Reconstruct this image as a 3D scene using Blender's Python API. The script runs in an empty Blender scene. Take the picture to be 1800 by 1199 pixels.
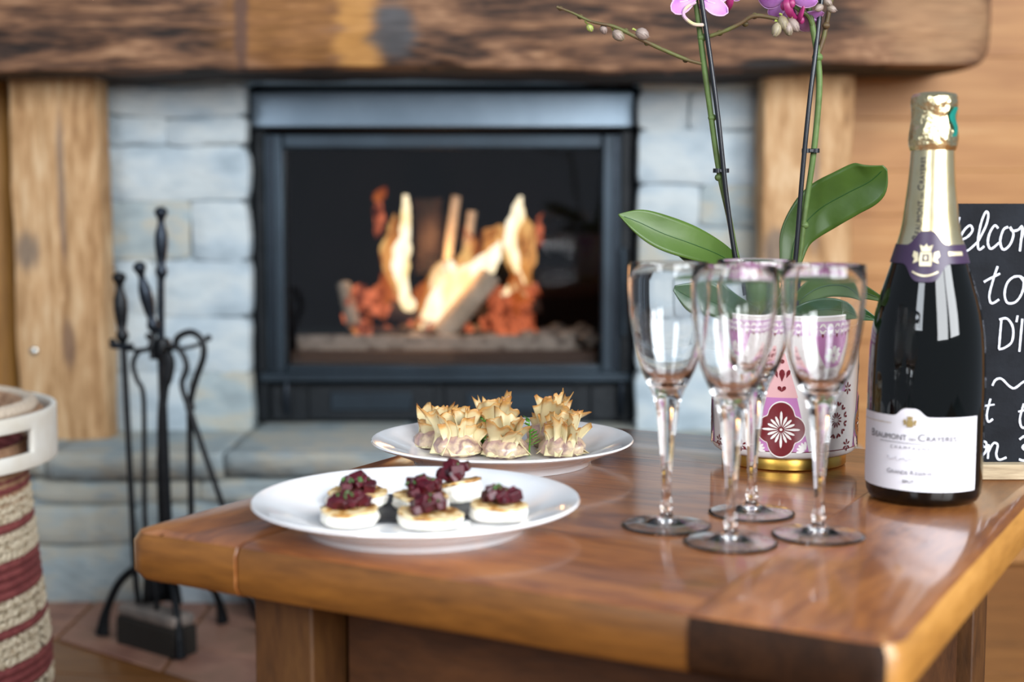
import bpy, bmesh, math, random
from mathutils import Vector, Matrix, noise, Euler
R = random.Random(7)
sc = bpy.context.scene
COL = sc.collection
# ------------------------------------------------------------------ camera, world, light
TOP = 0.45                 # table top height
CH = TOP + 0.229           # camera height
F = 2500.0                 # focal length in pixels of the 1800 px frame
PITCH = math.atan(250.0 / F)
cam = bpy.data.cameras.new('camera'); camo = bpy.data.objects.new('camera', cam); COL.objects.link(camo)
camo.location = (0, 0, CH); camo.rotation_euler = (math.pi/2 - PITCH, 0, 0)
cam.sensor_width = 36.0; cam.lens = 50.0; cam.clip_start = 0.02
cam.dof.use_dof = True; cam.dof.focus_distance = 1.235; cam.dof.aperture_fstop = 3.6; cam.dof.aperture_blades = 0
sc.camera = camo
sc.view_settings.view_transform = 'Standard'; sc.view_settings.look = 'None'
sc.view_settings.gamma = 1.0; sc.view_settings.use_curve_mapping = False
sc.view_settings.exposure = 0.18
sc.cycles.use_denoising = True
sc.cycles.max_bounces = 14; sc.cycles.transmission_bounces = 12; sc.cycles.transparent_max_bounces = 12
sc.cycles.sample_clamp_indirect = 30.0
w = bpy.data.worlds.new('world'); sc.world = w; w.use_nodes = True
w.node_tree.nodes['Background'].inputs[0].default_value = (0.62, 0.72, 0.86, 1)
w.node_tree.nodes['Background'].inputs[1].default_value = 0.36

def area(name, loc, target, sx, sy, power, col):
    l = bpy.data.lights.new(name, 'AREA'); l.shape = 'RECTANGLE'; l.size = sx; l.size_y = sy
    l.energy = power; l.color = col
    o = bpy.data.objects.new(name, l); COL.objects.link(o); o.location = loc
    d = Vector(target) - Vector(loc); o.rotation_euler = d.to_track_quat('-Z', 'Y').to_euler()
    return o
# daylight through the windows behind the camera (two panes to the right); the left lamp is added fill
area('window_and_fill', (1.02, -1.60, 1.75), (0.3, 1.1, 0.5), 1.15, 1.8, 92, (0.93, 0.97, 1.0))
area('window_and_fill', (2.05, -0.95, 1.75), (0.3, 1.1, 0.5), 1.0, 1.8, 88, (0.93, 0.97, 1.0))
area('window_and_fill', (-1.6, -1.6, 1.9), (0.0, 1.8, 0.5), 0.9, 1.4, 42, (0.86, 0.93, 1.0))  # added lamp that fills from the left

# ------------------------------------------------------------------ pixel -> world
CP, SP = math.cos(PITCH), math.sin(PITCH)
def ray(px, py):
    a = (px - 900.0) / F; b = (599.5 - py) / F
    return Vector((a, CP + b*SP, -SP + b*CP))
def ony(px, py, Y):
    r = ray(px, py); t = Y / r.y; return Vector((r.x*t, Y, CH + r.z*t))
def onz(px, py, z):
    r = ray(px, py); t = (z - CH) / r.z; return Vector((r.x*t, r.y*t, z))

# ------------------------------------------------------------------ materials
def lin(c):
    if isinstance(c, str):
        c = [int(c[i:i+2], 16)/255 for i in (1, 3, 5)]
    return tuple((x/12.92 if x <= 0.04045 else ((x+0.055)/1.055)**2.4) for x in c[:3]) + (1.0,)
MATS = {}
def newmat(name):
    m = bpy.data.materials.new(name); m.use_nodes = True
    nt = m.node_tree; b = nt.nodes['Principled BSDF']; MATS[name] = m
    return m, nt, b
def mat(name, col, rough=0.5, metal=0.0, spec=0.5, bump=0.0, bscale=60.0, var=None, vscale=8.0, stretch=(1,1,1),
        coat=0.0, coat_r=0.1, emis=0.0, emc=None, sss=0.0, trans=0.0, detail=4, lo=0.35, hi=0.65):
    m, nt, b = newmat(name)
    N, L = nt.nodes, nt.links
    b.inputs['Base Color'].default_value = lin(col); b.inputs['Roughness'].default_value = rough
    b.inputs['Metallic'].default_value = metal; b.inputs['Specular IOR Level'].default_value = spec
    b.inputs['Coat Weight'].default_value = coat; b.inputs['Coat Roughness'].default_value = coat_r
    if sss: b.inputs['Subsurface Weight'].default_value = sss; b.inputs['Subsurface Radius'].default_value = (0.006,0.004,0.002)
    if trans: b.inputs['Transmission Weight'].default_value = trans
    if emis:
        b.inputs['Emission Color'].default_value = lin(emc or col); b.inputs['Emission Strength'].default_value = emis
    if var or bump:
        tc = N.new('ShaderNodeTexCoord'); mp = N.new('ShaderNodeMapping'); mp.inputs['Scale'].default_value = stretch
        L.new(tc.outputs['Object'], mp.inputs['Vector'])
    if var:
        nz = N.new('ShaderNodeTexNoise'); nz.inputs['Scale'].default_value = vscale; nz.inputs['Detail'].default_value = detail
        L.new(mp.outputs[0], nz.inputs['Vector'])
        cr = N.new('ShaderNodeValToRGB'); e = cr.color_ramp.elements
        cols = [col] + (var if isinstance(var, list) else [var])
        e[0].position = lo; e[0].color = lin(cols[0]); e[1].position = hi; e[1].color = lin(cols[-1])
        for i, c in enumerate(cols[1:-1]):
            q = e.new(lo + (hi-lo)*(i+1)/(len(cols)-1)); q.color = lin(c)
        L.new(nz.outputs['Fac'], cr.inputs[0]); L.new(cr.outputs[0], b.inputs['Base Color'])
    if bump:
        n2 = N.new('ShaderNodeTexNoise'); n2.inputs['Scale'].default_value = bscale; n2.inputs['Detail'].default_value = 5
        L.new(mp.outputs[0], n2.inputs['Vector'])
        bp = N.new('ShaderNodeBump'); bp.inputs['Strength'].default_value = bump; bp.inputs['Distance'].default_value = 0.004
        L.new(n2.outputs['Fac'], bp.inputs['Height']); L.new(bp.outputs[0], b.inputs['Normal'])
    return m
def wood(name, cols, stretch, scale=6.0, rough=0.5, bump=0.3, patches=(), coat=0.0, distort=0.6, spec=0.4, rand=True, lo=0.30, hi=0.70, rot=0.0, fine=0.35, coat_r=0.15):
    """cols dark..light; stretch = texture scale per axis (small along the grain)."""
    m, nt, b = newmat(name); N, L = nt.nodes, nt.links
    b.inputs['Roughness'].default_value = rough; b.inputs['Specular IOR Level'].default_value = spec
    b.inputs['Coat Weight'].default_value = coat; b.inputs['Coat Roughness'].default_value = coat_r
    tc = N.new('ShaderNodeTexCoord'); mp = N.new('ShaderNodeMapping'); mp.inputs['Scale'].default_value = (1,1,1)
    mp.inputs['Rotation'].default_value = (0,0,rot)
    L.new(tc.outputs['Object'], mp.inputs['Vector'])
    mp2 = N.new('ShaderNodeMapping'); mp2.inputs['Scale'].default_value = stretch
    L.new(mp.outputs[0], mp2.inputs['Vector'])
    src = mp2.outputs[0]
    if rand:
        oi = N.new('ShaderNodeObjectInfo'); ml = N.new('ShaderNodeMath'); ml.operation = 'MULTIPLY'; ml.inputs[1].default_value = 13.7
        L.new(oi.outputs['Random'], ml.inputs[0])
        ad = N.new('ShaderNodeVectorMath'); ad.operation = 'ADD'; L.new(src, ad.inputs[0]); L.new(ml.outputs[0], ad.inputs[1]); src = ad.outputs[0]
    n1 = N.new('ShaderNodeTexNoise'); n1.inputs['Scale'].default_value = scale; n1.inputs['Detail'].default_value = 6
    n1.inputs['Roughness'].default_value = 0.6; n1.inputs['Distortion'].default_value = distort
    L.new(src, n1.inputs['Vector'])
    n2 = N.new('ShaderNodeTexNoise'); n2.inputs['Scale'].default_value = scale*7; n2.inputs['Detail'].default_value = 4
    L.new(src, n2.inputs['Vector'])
    mx = N.new('ShaderNodeMath'); mx.operation = 'MULTIPLY_ADD'; mx.inputs[1].default_value = fine; L.new(n2.outputs['Fac'], mx.inputs[0])
    m3 = N.new('ShaderNodeMath'); m3.operation = 'MULTIPLY'; m3.inputs[1].default_value = 1-fine; L.new(n1.outputs['Fac'], m3.inputs[0])
    L.new(m3.outputs[0], mx.inputs[2])
    cr = N.new('ShaderNodeValToRGB'); e = cr.color_ramp.elements
    e[0].position = lo; e[0].color = lin(cols[0]); e[1].position = hi; e[1].color = lin(cols[-1])
    for i, c in enumerate(cols[1:-1]):
        q = e.new(lo + (hi-lo)*(i+1)/(len(cols)-1)); q.color = lin(c)
    L.new(mx.outputs[0], cr.inputs[0]); out = cr.outputs[0]
    for (c, r, colr, amt) in patches:
        s = N.new('ShaderNodeVectorMath'); s.operation = 'SUBTRACT'; s.inputs[1].default_value = c; L.new(tc.outputs['Object'], s.inputs[0])
        d = N.new('ShaderNodeVectorMath'); d.operation = 'DIVIDE'; d.inputs[1].default_value = r; L.new(s.outputs[0], d.inputs[0])
        ln = N.new('ShaderNodeVectorMath'); ln.operation = 'LENGTH'; L.new(d.outputs[0], ln.inputs[0])
        ad2 = N.new('ShaderNodeMath'); ad2.operation = 'MULTIPLY_ADD'; ad2.inputs[1].default_value = 1.6; L.new(n1.outputs['Fac'], ad2.inputs[0])
        s2 = N.new('ShaderNodeMath'); s2.operation = 'SUBTRACT'; s2.inputs[1].default_value = 0.8; L.new(ln.outputs['Value'], s2.inputs[0]); L.new(s2.outputs[0], ad2.inputs[2])
        mr = N.new('ShaderNodeMapRange'); mr.interpolation_type = 'SMOOTHSTEP'
        mr.inputs[1].default_value = 0.5; mr.inputs[2].default_value = 1.1; mr.inputs[3].default_value = amt; mr.inputs[4].default_value = 0
        L.new(ad2.outputs[0], mr.inputs[0])
        mc = N.new('ShaderNodeMix'); mc.data_type = 'RGBA'; mc.blend_type = 'MIX'
        L.new(mr.outputs[0], mc.inputs[0]); L.new(out, mc.inputs[6]); 
        if isinstance(colr, tuple):
            mm = N.new('ShaderNodeMix'); mm.data_type = 'RGBA'; L.new(n2.outputs['Fac'], mm.inputs[0]); mm.inputs[6].default_value = lin(colr[0]); mm.inputs[7].default_value = lin(colr[1]); L.new(mm.outputs[2], mc.inputs[7])
        else: mc.inputs[7].default_value = lin(colr)
        out = mc.outputs[2]
    L.new(out, b.inputs['Base Color'])
    if bump:
        bp = N.new('ShaderNodeBump'); bp.inputs['Strength'].default_value = bump; bp.inputs['Distance'].default_value = 0.006
        L.new(mx.outputs[0], bp.inputs['Height']); L.new(bp.outputs[0], b.inputs['Normal'])
    return m
def glassmat(name, ior=1.5, col=(1,1,1,1), clear=0.45):
    """thin blown glass: refraction and reflection over a share of straight transmission"""
    m = bpy.data.materials.new(name); m.use_nodes = True; nt = m.node_tree; nt.nodes.clear()
    g = nt.nodes.new('ShaderNodeBsdfGlass'); g.inputs['IOR'].default_value = ior; g.inputs['Roughness'].default_value = 0.0; g.inputs['Color'].default_value = col
    t = nt.nodes.new('ShaderNodeBsdfTransparent'); x = nt.nodes.new('ShaderNodeMixShader'); x.inputs[0].default_value = clear
    nt.links.new(g.outputs[0], x.inputs[1]); nt.links.new(t.outputs[0], x.inputs[2])
    o = nt.nodes.new('ShaderNodeOutputMaterial'); nt.links.new(x.outputs[0], o.inputs[0]); return m
def flamemat(name, c_hot, c_cool, strength, dens=0.5, scale=30):
    m = bpy.data.materials.new(name); m.use_nodes = True; nt = m.node_tree; nt.nodes.clear(); N, L = nt.nodes, nt.links
    tc = N.new('ShaderNodeTexCoord'); mp = N.new('ShaderNodeMapping'); mp.inputs['Scale'].default_value = (1, 1, 0.45); L.new(tc.outputs['Object'], mp.inputs[0])
    nz = N.new('ShaderNodeTexNoise'); nz.inputs['Scale'].default_value = scale; nz.inputs['Detail'].default_value = 3; L.new(mp.outputs[0], nz.inputs['Vector'])
    cr = N.new('ShaderNodeValToRGB'); e = cr.color_ramp.elements
    e[0].position = 0.38; e[0].color = lin(c_cool); e[1].position = 0.60; e[1].color = lin(c_hot); L.new(nz.outputs['Fac'], cr.inputs[0])
    em = N.new('ShaderNodeEmission'); em.inputs[1].default_value = strength; L.new(cr.outputs[0], em.inputs[0])
    tr = N.new('ShaderNodeBsdfTransparent'); mx = N.new('ShaderNodeMixShader')
    mr = N.new('ShaderNodeMapRange'); mr.inputs[1].default_value = 0.35; mr.inputs[2].default_value = 0.6; mr.inputs[3].default_value = dens; mr.inputs[4].default_value = 1.0
    L.new(nz.outputs['Fac'], mr.inputs[0]); L.new(mr.outputs[0], mx.inputs[0]); L.new(tr.outputs[0], mx.inputs[1]); L.new(em.outputs[0], mx.inputs[2])
    o = N.new('ShaderNodeOutputMaterial'); L.new(mx.outputs[0], o.inputs[0]); return m

# ------------------------------------------------------------------ mesh helpers
class MB:
    def __init__(s): s.v = []; s.f = []; s.m = []
    def add(s, V, Fc, mi=0):
        n = len(s.v); s.v += [Vector(p) for p in V]; s.f += [tuple(i+n for i in f) for f in Fc]; s.m += [mi]*len(Fc); return s
    def xf(s, M):
        s.v = [M @ p for p in s.v]; return s
    def box(s, c, d, M=None, mi=0):
        x, y, z = [k/2 for k in d]
        V = [Vector((a*x, b*y, g*z)) for g in (-1, 1) for b in (-1, 1) for a in (-1, 1)]
        if M: V = [M @ p for p in V]
        V = [p + Vector(c) for p in V]
        return s.add(V, [(0,2,3,1),(4,5,7,6),(0,1,5,4),(2,6,7,3),(0,4,6,2),(1,3,7,5)], mi)
    def lathe(s, prof, n=48, c=(0,0,0), mi=0, closed=False):
        V = []; Fc = []; c = Vector(c); rows = []
        for r, z in prof:
            if r < 1e-6: rows.append([len(V)]); V.append(c + Vector((0,0,z)))
            else:
                rows.append(list(range(len(V), len(V)+n)))
                V += [c + Vector((r*math.cos(2*math.pi*i/n), r*math.sin(2*math.pi*i/n), z)) for i in range(n)]
        prs = list(zip(rows, rows[1:])) + ([(rows[-1], rows[0])] if closed else [])
        for a, b in prs:
            if len(a) == 1 and len(b) == 1: continue
            for i in range(n):
                j = (i+1) % n
                if len(a) == 1: Fc.append((a[0], b[j], b[i]))
                elif len(b) == 1: Fc.append((a[i], a[j], b[0]))
                else: Fc.append((a[i], a[j], b[j], b[i]))
        return s.add(V, Fc, mi)
    def tube(s, pts, rad, n=10, flat=1.0, mi=0, cap=True, closed=False):
        pts = [Vector(p) for p in pts]; N = len(pts)
        if not hasattr(rad, '__len__'): rad = [rad]*N
        V = []; Fc = []; up = None
        for i, p in enumerate(pts):
            if closed: t = (pts[(i+1) % N] - pts[i-1])
            else: t = pts[min(i+1, N-1)] - pts[max(i-1, 0)]
            t = t.normalized() if t.length > 1e-9 else Vector((0,0,1))
            if up is None:
                up = Vector((0,1,0)) if abs(t.y) < 0.9 else Vector((1,0,0))
            a = (up - t*up.dot(t)).normalized(); b = t.cross(a); up = a
            V += [p + (a*math.cos(2*math.pi*k/n)*flat + b*math.sin(2*math.pi*k/n))*rad[i] for k in range(n)]
        for i in range(N if closed else N-1):
            i2 = (i+1) % N
            for k in range(n):
                k2 = (k+1) % n
                Fc.append((i*n+k, i*n+k2, i2*n+k2, i2*n+k))
        if cap and not closed:
            Fc.append(tuple(range(n-1, -1, -1))); Fc.append(tuple(range((N-1)*n, N*n)))
        return s.add(V, Fc, mi)
    def grid(s, fn, nu, nv, mi=0, wrapu=False):
        V = [fn(i/nu, j/nv) for j in range(nv+1) for i in range(nu if wrapu else nu+1)]
        w_ = nu if wrapu else nu+1; Fc = []
        for j in range(nv):
            for i in range(nu):
                i2 = (i+1) % w_
                Fc.append((j*w_+i, j*w_+i2, (j+1)*w_+i2, (j+1)*w_+i))
        return s.add(V, Fc, mi)
    def ball(s, c, r, n=12, M=None, mi=0):
        c = Vector(c); r = Vector(r) if hasattr(r, '__len__') else Vector((r,r,r))
        def fn(u, v):
            a = 2*math.pi*u; b = math.pi*(v-0.5)
            p = Vector((r.x*math.cos(a)*math.cos(b), r.y*math.sin(a)*math.cos(b), r.z*math.sin(b)))
            return c + (M @ p if M else p)
        return s.grid(fn, n, n//2+2, mi, wrapu=True)
ORG = {}
def build(name, mb, mats, parent=None, local=False, smooth=True, bevel=0.0, bseg=2, solid=0.0, sub=0, weld=False, origin=None, angle=40, **props):
    """world-coordinate meshes are moved into the space of their (unrotated) root; local=True keeps them as they are."""
    me = bpy.data.meshes.new(name)
    off = Vector((0,0,0))
    if not local:
        if parent is not None: off = ORG.get(parent.name, Vector((0,0,0)))
        elif origin is not None: off = Vector(origin)
    me.from_pydata([p - off for p in mb.v], [], mb.f)
    mats = mats if isinstance(mats, (list, tuple)) else [mats]
    for m in mats: me.materials.append(m)
    if len(mats) > 1:
        for p, k in zip(me.polygons, mb.m): p.material_index = k
    bm = bmesh.new(); bm.from_mesh(me)
    if weld: bmesh.ops.remove_doubles(bm, verts=bm.verts, dist=1e-6)
    bmesh.ops.recalc_face_normals(bm, faces=bm.faces); bm.to_mesh(me); bm.free()
    if smooth:
        me.shade_smooth(); 
        try: me.set_sharp_from_angle(angle=math.radians(angle))
        except Exception: pass
    me.update()
    o = bpy.data.objects.new(name, me); COL.objects.link(o)
    ORG[o.name] = off if not local else ORG.get(parent.name, Vector((0,0,0))) if parent else Vector((0,0,0))
    if parent is not None: o.parent = parent
    elif origin is not None: o.location = origin
    if solid: md = o.modifiers.new('s', 'SOLIDIFY'); md.thickness = solid; md.offset = 0
    if bevel: md = o.modifiers.new('b', 'BEVEL'); md.width = bevel; md.segments = bseg; md.limit_method = 'ANGLE'; md.angle_limit = math.radians(35)
    if sub: md = o.modifiers.new('u', 'SUBSURF'); md.levels = sub; md.render_levels = sub
    for k, v in props.items(): o[k] = v
    return o
def thing(name, loc, label, category, group=None, rz=0.0):
    o = bpy.data.objects.new(name, None); COL.objects.link(o); o.location = loc; o.rotation_euler = (0,0,rz); o.empty_display_size = 0.02
    o['label'] = label; o['category'] = category
    if group: o['group'] = group
    ORG[o.name] = Vector(loc); return o
def struct(name, loc=(0,0,0)):
    o = bpy.data.objects.new(name, None); COL.objects.link(o); o.location = loc; o['kind'] = 'structure'; ORG[o.name] = Vector(loc); return o
def smoothpts(P, n=6):
    P = [Vector(p) for p in P]; out = []
    for i in range(len(P)-1):
        a = P[max(i-1,0)]; b = P[i]; c = P[i+1]; d = P[min(i+2, len(P)-1)]
        for k in range(n):
            t = k/n
            out.append(0.5*((2*b) + (c-a)*t + (2*a-5*b+4*c-d)*t*t + (3*b-a-3*c+d)*t**3))
    out.append(P[-1]); return out
def smoothval(V, n=6):
    return [p.x for p in smoothpts([Vector((v,0,0)) for v in V], n)]
def nz(x, y, z): return noise.noise(Vector((x, y, z)))

# ------------------------------------------------------------------ material set
M = {}
M['beam'] = wood('beam_wood', ['#120b08', '#36241a', '#60422f', '#845f44', '#a88161'], (1.6, 6, 13), 1.7, 0.75, 1.0, rand=False, distort=1.8, lo=0.36, hi=0.66, fine=0.3, patches=[
    ((-0.36, 2.2, 0.97), (0.13, 0.5, 0.14), ('#6b3f1e', '#b8803f'), 0.6),
    ((-0.245, 2.2, 0.955), (0.045, 0.5, 0.15), ('#a0692c', '#d8a25c'), 0.75),
    ((-0.19, 2.2, 0.955), (0.050, 0.5, 0.055), ('#33302f', '#5b5b5e'), 0.95),
    ((-0.435, 2.2, 0.96), (0.014, 0.5, 0.2), '#5c4236', 0.9),
    ((0.68, 2.2, 0.96), (0.12, 0.5, 0.1), ('#8a6142', '#c9a177'), 0.7),
    ((0.42, 2.2, 0.895), (0.06, 0.5, 0.02), '#1a1513', 0.9)])
M['pillar'] = wood('pillar_wood', ['#6e4e34', '#a27a50', '#bf986d', '#d1b18a'], (6, 6, 1.3), 1.8, 0.7, 0.6, distort=2.2, lo=0.33, hi=0.64, patches=[
    ((0.012, -0.1, 0.46), (0.009, 0.3, 0.16), ('#5d4f4a', '#97806c'), 0.75),
    ((-0.05, -0.1, 0.33), (0.028, 0.3, 0.05), ('#4f4640', '#8f7f70'), 0.8),
    ((0.018, -0.1, 0.17), (0.016, 0.3, 0.05), ('#55403a', '#8a6a52'), 0.8)])
M['panel'] = wood('panel_pine', ['#8b5b2c', '#a5703c', '#b6824b', '#c2935e'], (0.6, 4, 7), 1.6, 0.5, 0.08, distort=0.5, lo=0.3, hi=0.7)
M['logwall'] = wood('pine_board', ['#7d5320', '#a87636', '#bd8b49'], (8, 8, 1.2), 2.0, 0.5, 0.2)
TAB = ['#4e2812', '#7d4723', '#9d602e', '#b37644']
rotu = math.atan2(0.495, 0.869)
M['table'] = wood('table_top_wood', TAB, (1.6, 9, 9), 3.0, 0.36, 0.04, coat=0.75, distort=0.9, lo=0.3, hi=0.7, coat_r=0.11, spec=0.5)
M['table_end'] = wood('table_end_wood', TAB, (9, 1.6, 9), 3.0, 0.36, 0.04, coat=0.75, distort=0.9, lo=0.3, hi=0.7, coat_r=0.11, spec=0.5)
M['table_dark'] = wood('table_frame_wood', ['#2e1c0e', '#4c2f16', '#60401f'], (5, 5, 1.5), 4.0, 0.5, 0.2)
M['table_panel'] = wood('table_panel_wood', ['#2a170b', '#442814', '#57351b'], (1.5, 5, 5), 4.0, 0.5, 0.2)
M['endgrain'] = wood('end_grain', ['#1a0f08', '#2c190d', '#3d2412'], (9, 9, 9), 5.0, 0.6, 0.1, spec=0.15)
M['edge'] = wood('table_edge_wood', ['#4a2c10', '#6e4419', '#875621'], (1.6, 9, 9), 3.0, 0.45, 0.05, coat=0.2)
M['edge_lit'] = wood('table_edge_wood_lit', ['#8f6029', '#ad7a38', '#c08c48'], (9, 1.6, 9), 3.0, 0.4, 0.05, coat=0.3)  # edge wood made lighter, window light on the side put into the colour
M['filler'] = mat('pale_filler', '#b38a58', 0.6)
M['floorwood'] = wood('floor_wood', ['#64401e', '#855629', '#9a6936'], (2.0, 10, 8), 2.2, 0.35, 0.05, coat=0.2)
M['terra'] = mat('terracotta', '#8c6253', 0.55, var=['#a57a66', '#94705c'], vscale=9, bump=0.1)
M['stone'] = mat('pale_stone', '#98a6af', 0.85, spec=0.2, var=['#adbac2', '#bfc7c9', '#acb8be'], vscale=9, bump=0.8, bscale=45, stretch=(1,1,1.8), lo=0.3, hi=0.72)
M['stone2'] = mat('grey_stone', '#8b979b', 0.85, spec=0.2, var=['#9fabae', '#b2b0a4', '#9ba6aa'], vscale=11, bump=0.8, bscale=40, stretch=(1,1,2.2), lo=0.3, hi=0.72)
M['mortar'] = mat('mortar', '#a3afb5', 0.9, bump=0.4, bscale=60)
M['ironblk'] = mat('stove_iron', '#161b20', 0.45, metal=0.3, bump=0.25, bscale=120)
M['steel'] = mat('stove_steel', '#2a333b', 0.4, metal=0.6, bump=0.05, bscale=30, var='#36424c', vscale=6)
M['soot_and_shade'] = mat('soot_and_shade', '#060608', 0.9, spec=0.03, var='#0e0d10', vscale=8)  # firebox soot, and the painted shade of the gap strips
M['ash'] = mat('ash', '#8a847a', 0.9, var=['#aaa498', '#6a645c'], vscale=40, bump=0.6)
M['log'] = wood('pale_log', ['#8d8676', '#b9b09c', '#d8cfba'], (6,6,6), 3, 0.8, 0.4)
M['charlog'] = mat('charred_log', '#141110', 0.9, var=['#3a2c25', '#55463a'], vscale=14, bump=0.8)
M['wrought'] = mat('wrought_iron', '#14171b', 0.42, metal=0.5, bump=0.3, bscale=90)
M['wroughtlt'] = mat('wrought_iron_worn', '#262d36', 0.35, metal=0.7, bump=0.2, bscale=90)
M['brushhair'] = mat('brush_bristle', '#26211b', 0.9, bump=0.8, bscale=200, stretch=(1,1,.1))
M['plate'] = mat('white_porcelain', '#f6f6f8', 0.12, coat=0.6, coat_r=0.03, spec=0.5)
M['glass'] = glassmat('clear_glass', 1.45, clear=0.0)
M['foil'] = mat('gold_foil', '#e2cf9f', 0.28, metal=0.95, bump=0.15, bscale=45, var='#efe2bd', vscale=40)
M['foilc'] = mat('gold_foil_crumpled', '#e6d5a8', 0.22, metal=1.0, bump=1.0, bscale=90)
M['teal'] = mat('teal_print', '#1f8f80', 0.3, metal=0.5)
M['bottleglass'] = mat('dark_green_bottle', '#040504', 0.03, spec=0.5)
M['purple'] = mat('purple_label', '#3b2a44', 0.4)
M['cream'] = mat('cream_print', '#d6c9a8', 0.35, metal=0.3)
M['paper'] = mat('label_paper', '#e9e6ec', 0.8, spec=0.2)
M['ink'] = mat('grey_ink', '#6d6a73', 0.9, spec=0.1)
M['inkdark'] = mat('dark_ink', '#3c3942', 0.9, spec=0.1)
M['goldink'] = mat('gold_ink', '#b39a63', 0.4, metal=0.4)
M['chalkboard'] = mat('chalkboard', '#15171c', 0.8, spec=0.2, var='#1d2026', vscale=40, bump=0.1, bscale=300)
M['chalk'] = mat('white_chalk', '#dfe2ee', 0.9, bump=0.5, bscale=800)
M['basewood'] = wood('pale_stand_wood', ['#8e7a60', '#b5a284', '#c8b79a'], (1,5,12), 8, 0.7, 0.2)
M['pot'] = mat('pot_glaze_white', '#e9e3e0', 0.22, coat=0.4)
M['mauve'] = mat('pot_glaze_mauve', '#c47db6', 0.22, coat=0.4)
M['pink'] = mat('pot_glaze_pink', '#e6b3b3', 0.22, coat=0.4)
M['dkred'] = mat('pot_glaze_dark_red', '#741b22', 0.22, coat=0.4)
M['potwhite'] = mat('pot_glaze_cream', '#f2ebe6', 0.22, coat=0.4)
M['brass'] = mat('brass', '#b48a3c', 0.28, metal=1.0, var='#c9a253', vscale=20)
M['bark'] = mat('potting_bark', '#3a2a1e', 0.9, var='#5e4733', vscale=60, bump=1.0)
M['leaf'] = mat('orchid_leaf', '#324a17', 0.42, spec=0.3, var=['#40591d', '#496324'], vscale=12, coat=0.12, coat_r=0.2, sss=0.0, bump=0.08, bscale=80)
M['leafedge'] = mat('orchid_leaf_vein', '#234a18', 0.4)
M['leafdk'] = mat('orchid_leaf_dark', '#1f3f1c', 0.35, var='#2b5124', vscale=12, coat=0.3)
M['stem'] = mat('orchid_stem', '#4c6230', 0.5, spec=0.3, var=['#5d7340', '#454f27'], vscale=30)
M['twig'] = mat('orchid_twig', '#47421f', 0.55, spec=0.3, var=['#54402a', '#585c30'], vscale=40)
M['stick'] = mat('black_stick', '#14161c', 0.3)
M['petal'] = mat('orchid_petal', '#a96bb4', 0.5, var=['#bd86c6', '#9c57a6'], vscale=25, sss=0.2)
M['petaledge'] = mat('orchid_petal_pale', '#dfb0e2', 0.5, sss=0.2)
M['lip'] = mat('orchid_lip', '#6f1040', 0.45, var='#9c2c68', vscale=60)
M['bud'] = mat('orchid_bud', '#7d6a62', 0.5, var=['#94837a', '#74694f'], vscale=60)
M['budg'] = mat('orchid_bud_green', '#8b9a3f', 0.5, var='#a8b060', vscale=80)
M['cheese'] = mat('goat_cheese', '#efe9dc', 0.5, sss=0.2, bump=0.5, bscale=150, var='#f7f3ea', vscale=60)
M['toast'] = mat('golden_rind', '#6e431a', 0.5, var=['#b8843f', '#e3c48c', '#efdcb4'], vscale=95, bump=0.3, bscale=200)
M['beet'] = mat('beetroot', '#34060f', 0.4, var=['#4f0a1a', '#22050f'], vscale=90, coat=0.12, spec=0.3)
M['herb'] = mat('herb_green', '#2c3f20', 0.5, var='#557f40', vscale=200)
M['parsley'] = mat('parsley', '#3f7a1c', 0.45, var='#6aa637', vscale=80)
M['liner'] = mat('black_liner', '#1b1e26', 0.55)
M['wrapfill'] = mat('phyllo_pouch', '#c9a890', 0.35, var=['#ad8a86', '#d6bb9c', '#94716f', '#e0c8a4'], vscale=38, coat=0.5, spec=0.6, sss=0.1)
def phyllo():
    m, nt, b = newmat('phyllo_leaf'); N, L = nt.nodes, nt.links
    b.inputs['Roughness'].default_value = 0.42; b.inputs['Coat Weight'].default_value = 0.2
    at = N.new('ShaderNodeAttribute'); at.attribute_name = 'brown'; 
    tc = N.new('ShaderNodeTexCoord'); n1 = N.new('ShaderNodeTexNoise'); n1.inputs['Scale'].default_value = 70; n1.inputs['Detail'].default_value = 3
    L.new(tc.outputs['Object'], n1.inputs['Vector'])
    sb = N.new('ShaderNodeMath'); sb.operation = 'SUBTRACT'; sb.inputs[1].default_value = 0.5; L.new(n1.outputs['Fac'], sb.inputs[0])
    ad = N.new('ShaderNodeMath'); ad.operation = 'MULTIPLY_ADD'; ad.inputs[1].default_value = 0.7
    L.new(sb.outputs[0], ad.inputs[0]); L.new(at.outputs['Fac'], ad.inputs[2])
    cr = N.new('ShaderNodeValToRGB'); e = cr.color_ramp.elements
    e[0].position = 0.0; e[0].color = lin('#f4e6b8'); e[1].position = 0.95; e[1].color = lin('#ab6826')
    for p, c in ((0.32, '#f2dfae'), (0.62, '#dfab62')):
        q = e.new(p); q.color = lin(c)
    L.new(ad.outputs[0], cr.inputs[0]); L.new(cr.outputs[0], b.inputs['Base Color'])
    tr = N.new('ShaderNodeBsdfTranslucent'); L.new(cr.outputs[0], tr.inputs[0])
    mx = N.new('ShaderNodeMixShader'); mx.inputs[0].default_value = 0.25
    out = N['Material Output']; L.new(b.outputs[0], mx.inputs[1]); L.new(tr.outputs[0], mx.inputs[2]); L.new(mx.outputs[0], out.inputs[0])
    return m
M['phyllo'] = phyllo()
M['maroon'] = mat('maroon_cord', '#6e2f30', 0.85, var='#84403e', vscale=60, bump=0.8, bscale=220)
M['jute'] = mat('jute_cord', '#a8957a', 0.9, var=['#d3c6ad', '#8a775b'], vscale=110, bump=1.0, bscale=260)
M['whiteband'] = mat('white_leather', '#dcdad2', 0.7, var='#cfc8ba', vscale=20, bump=0.2)
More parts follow.
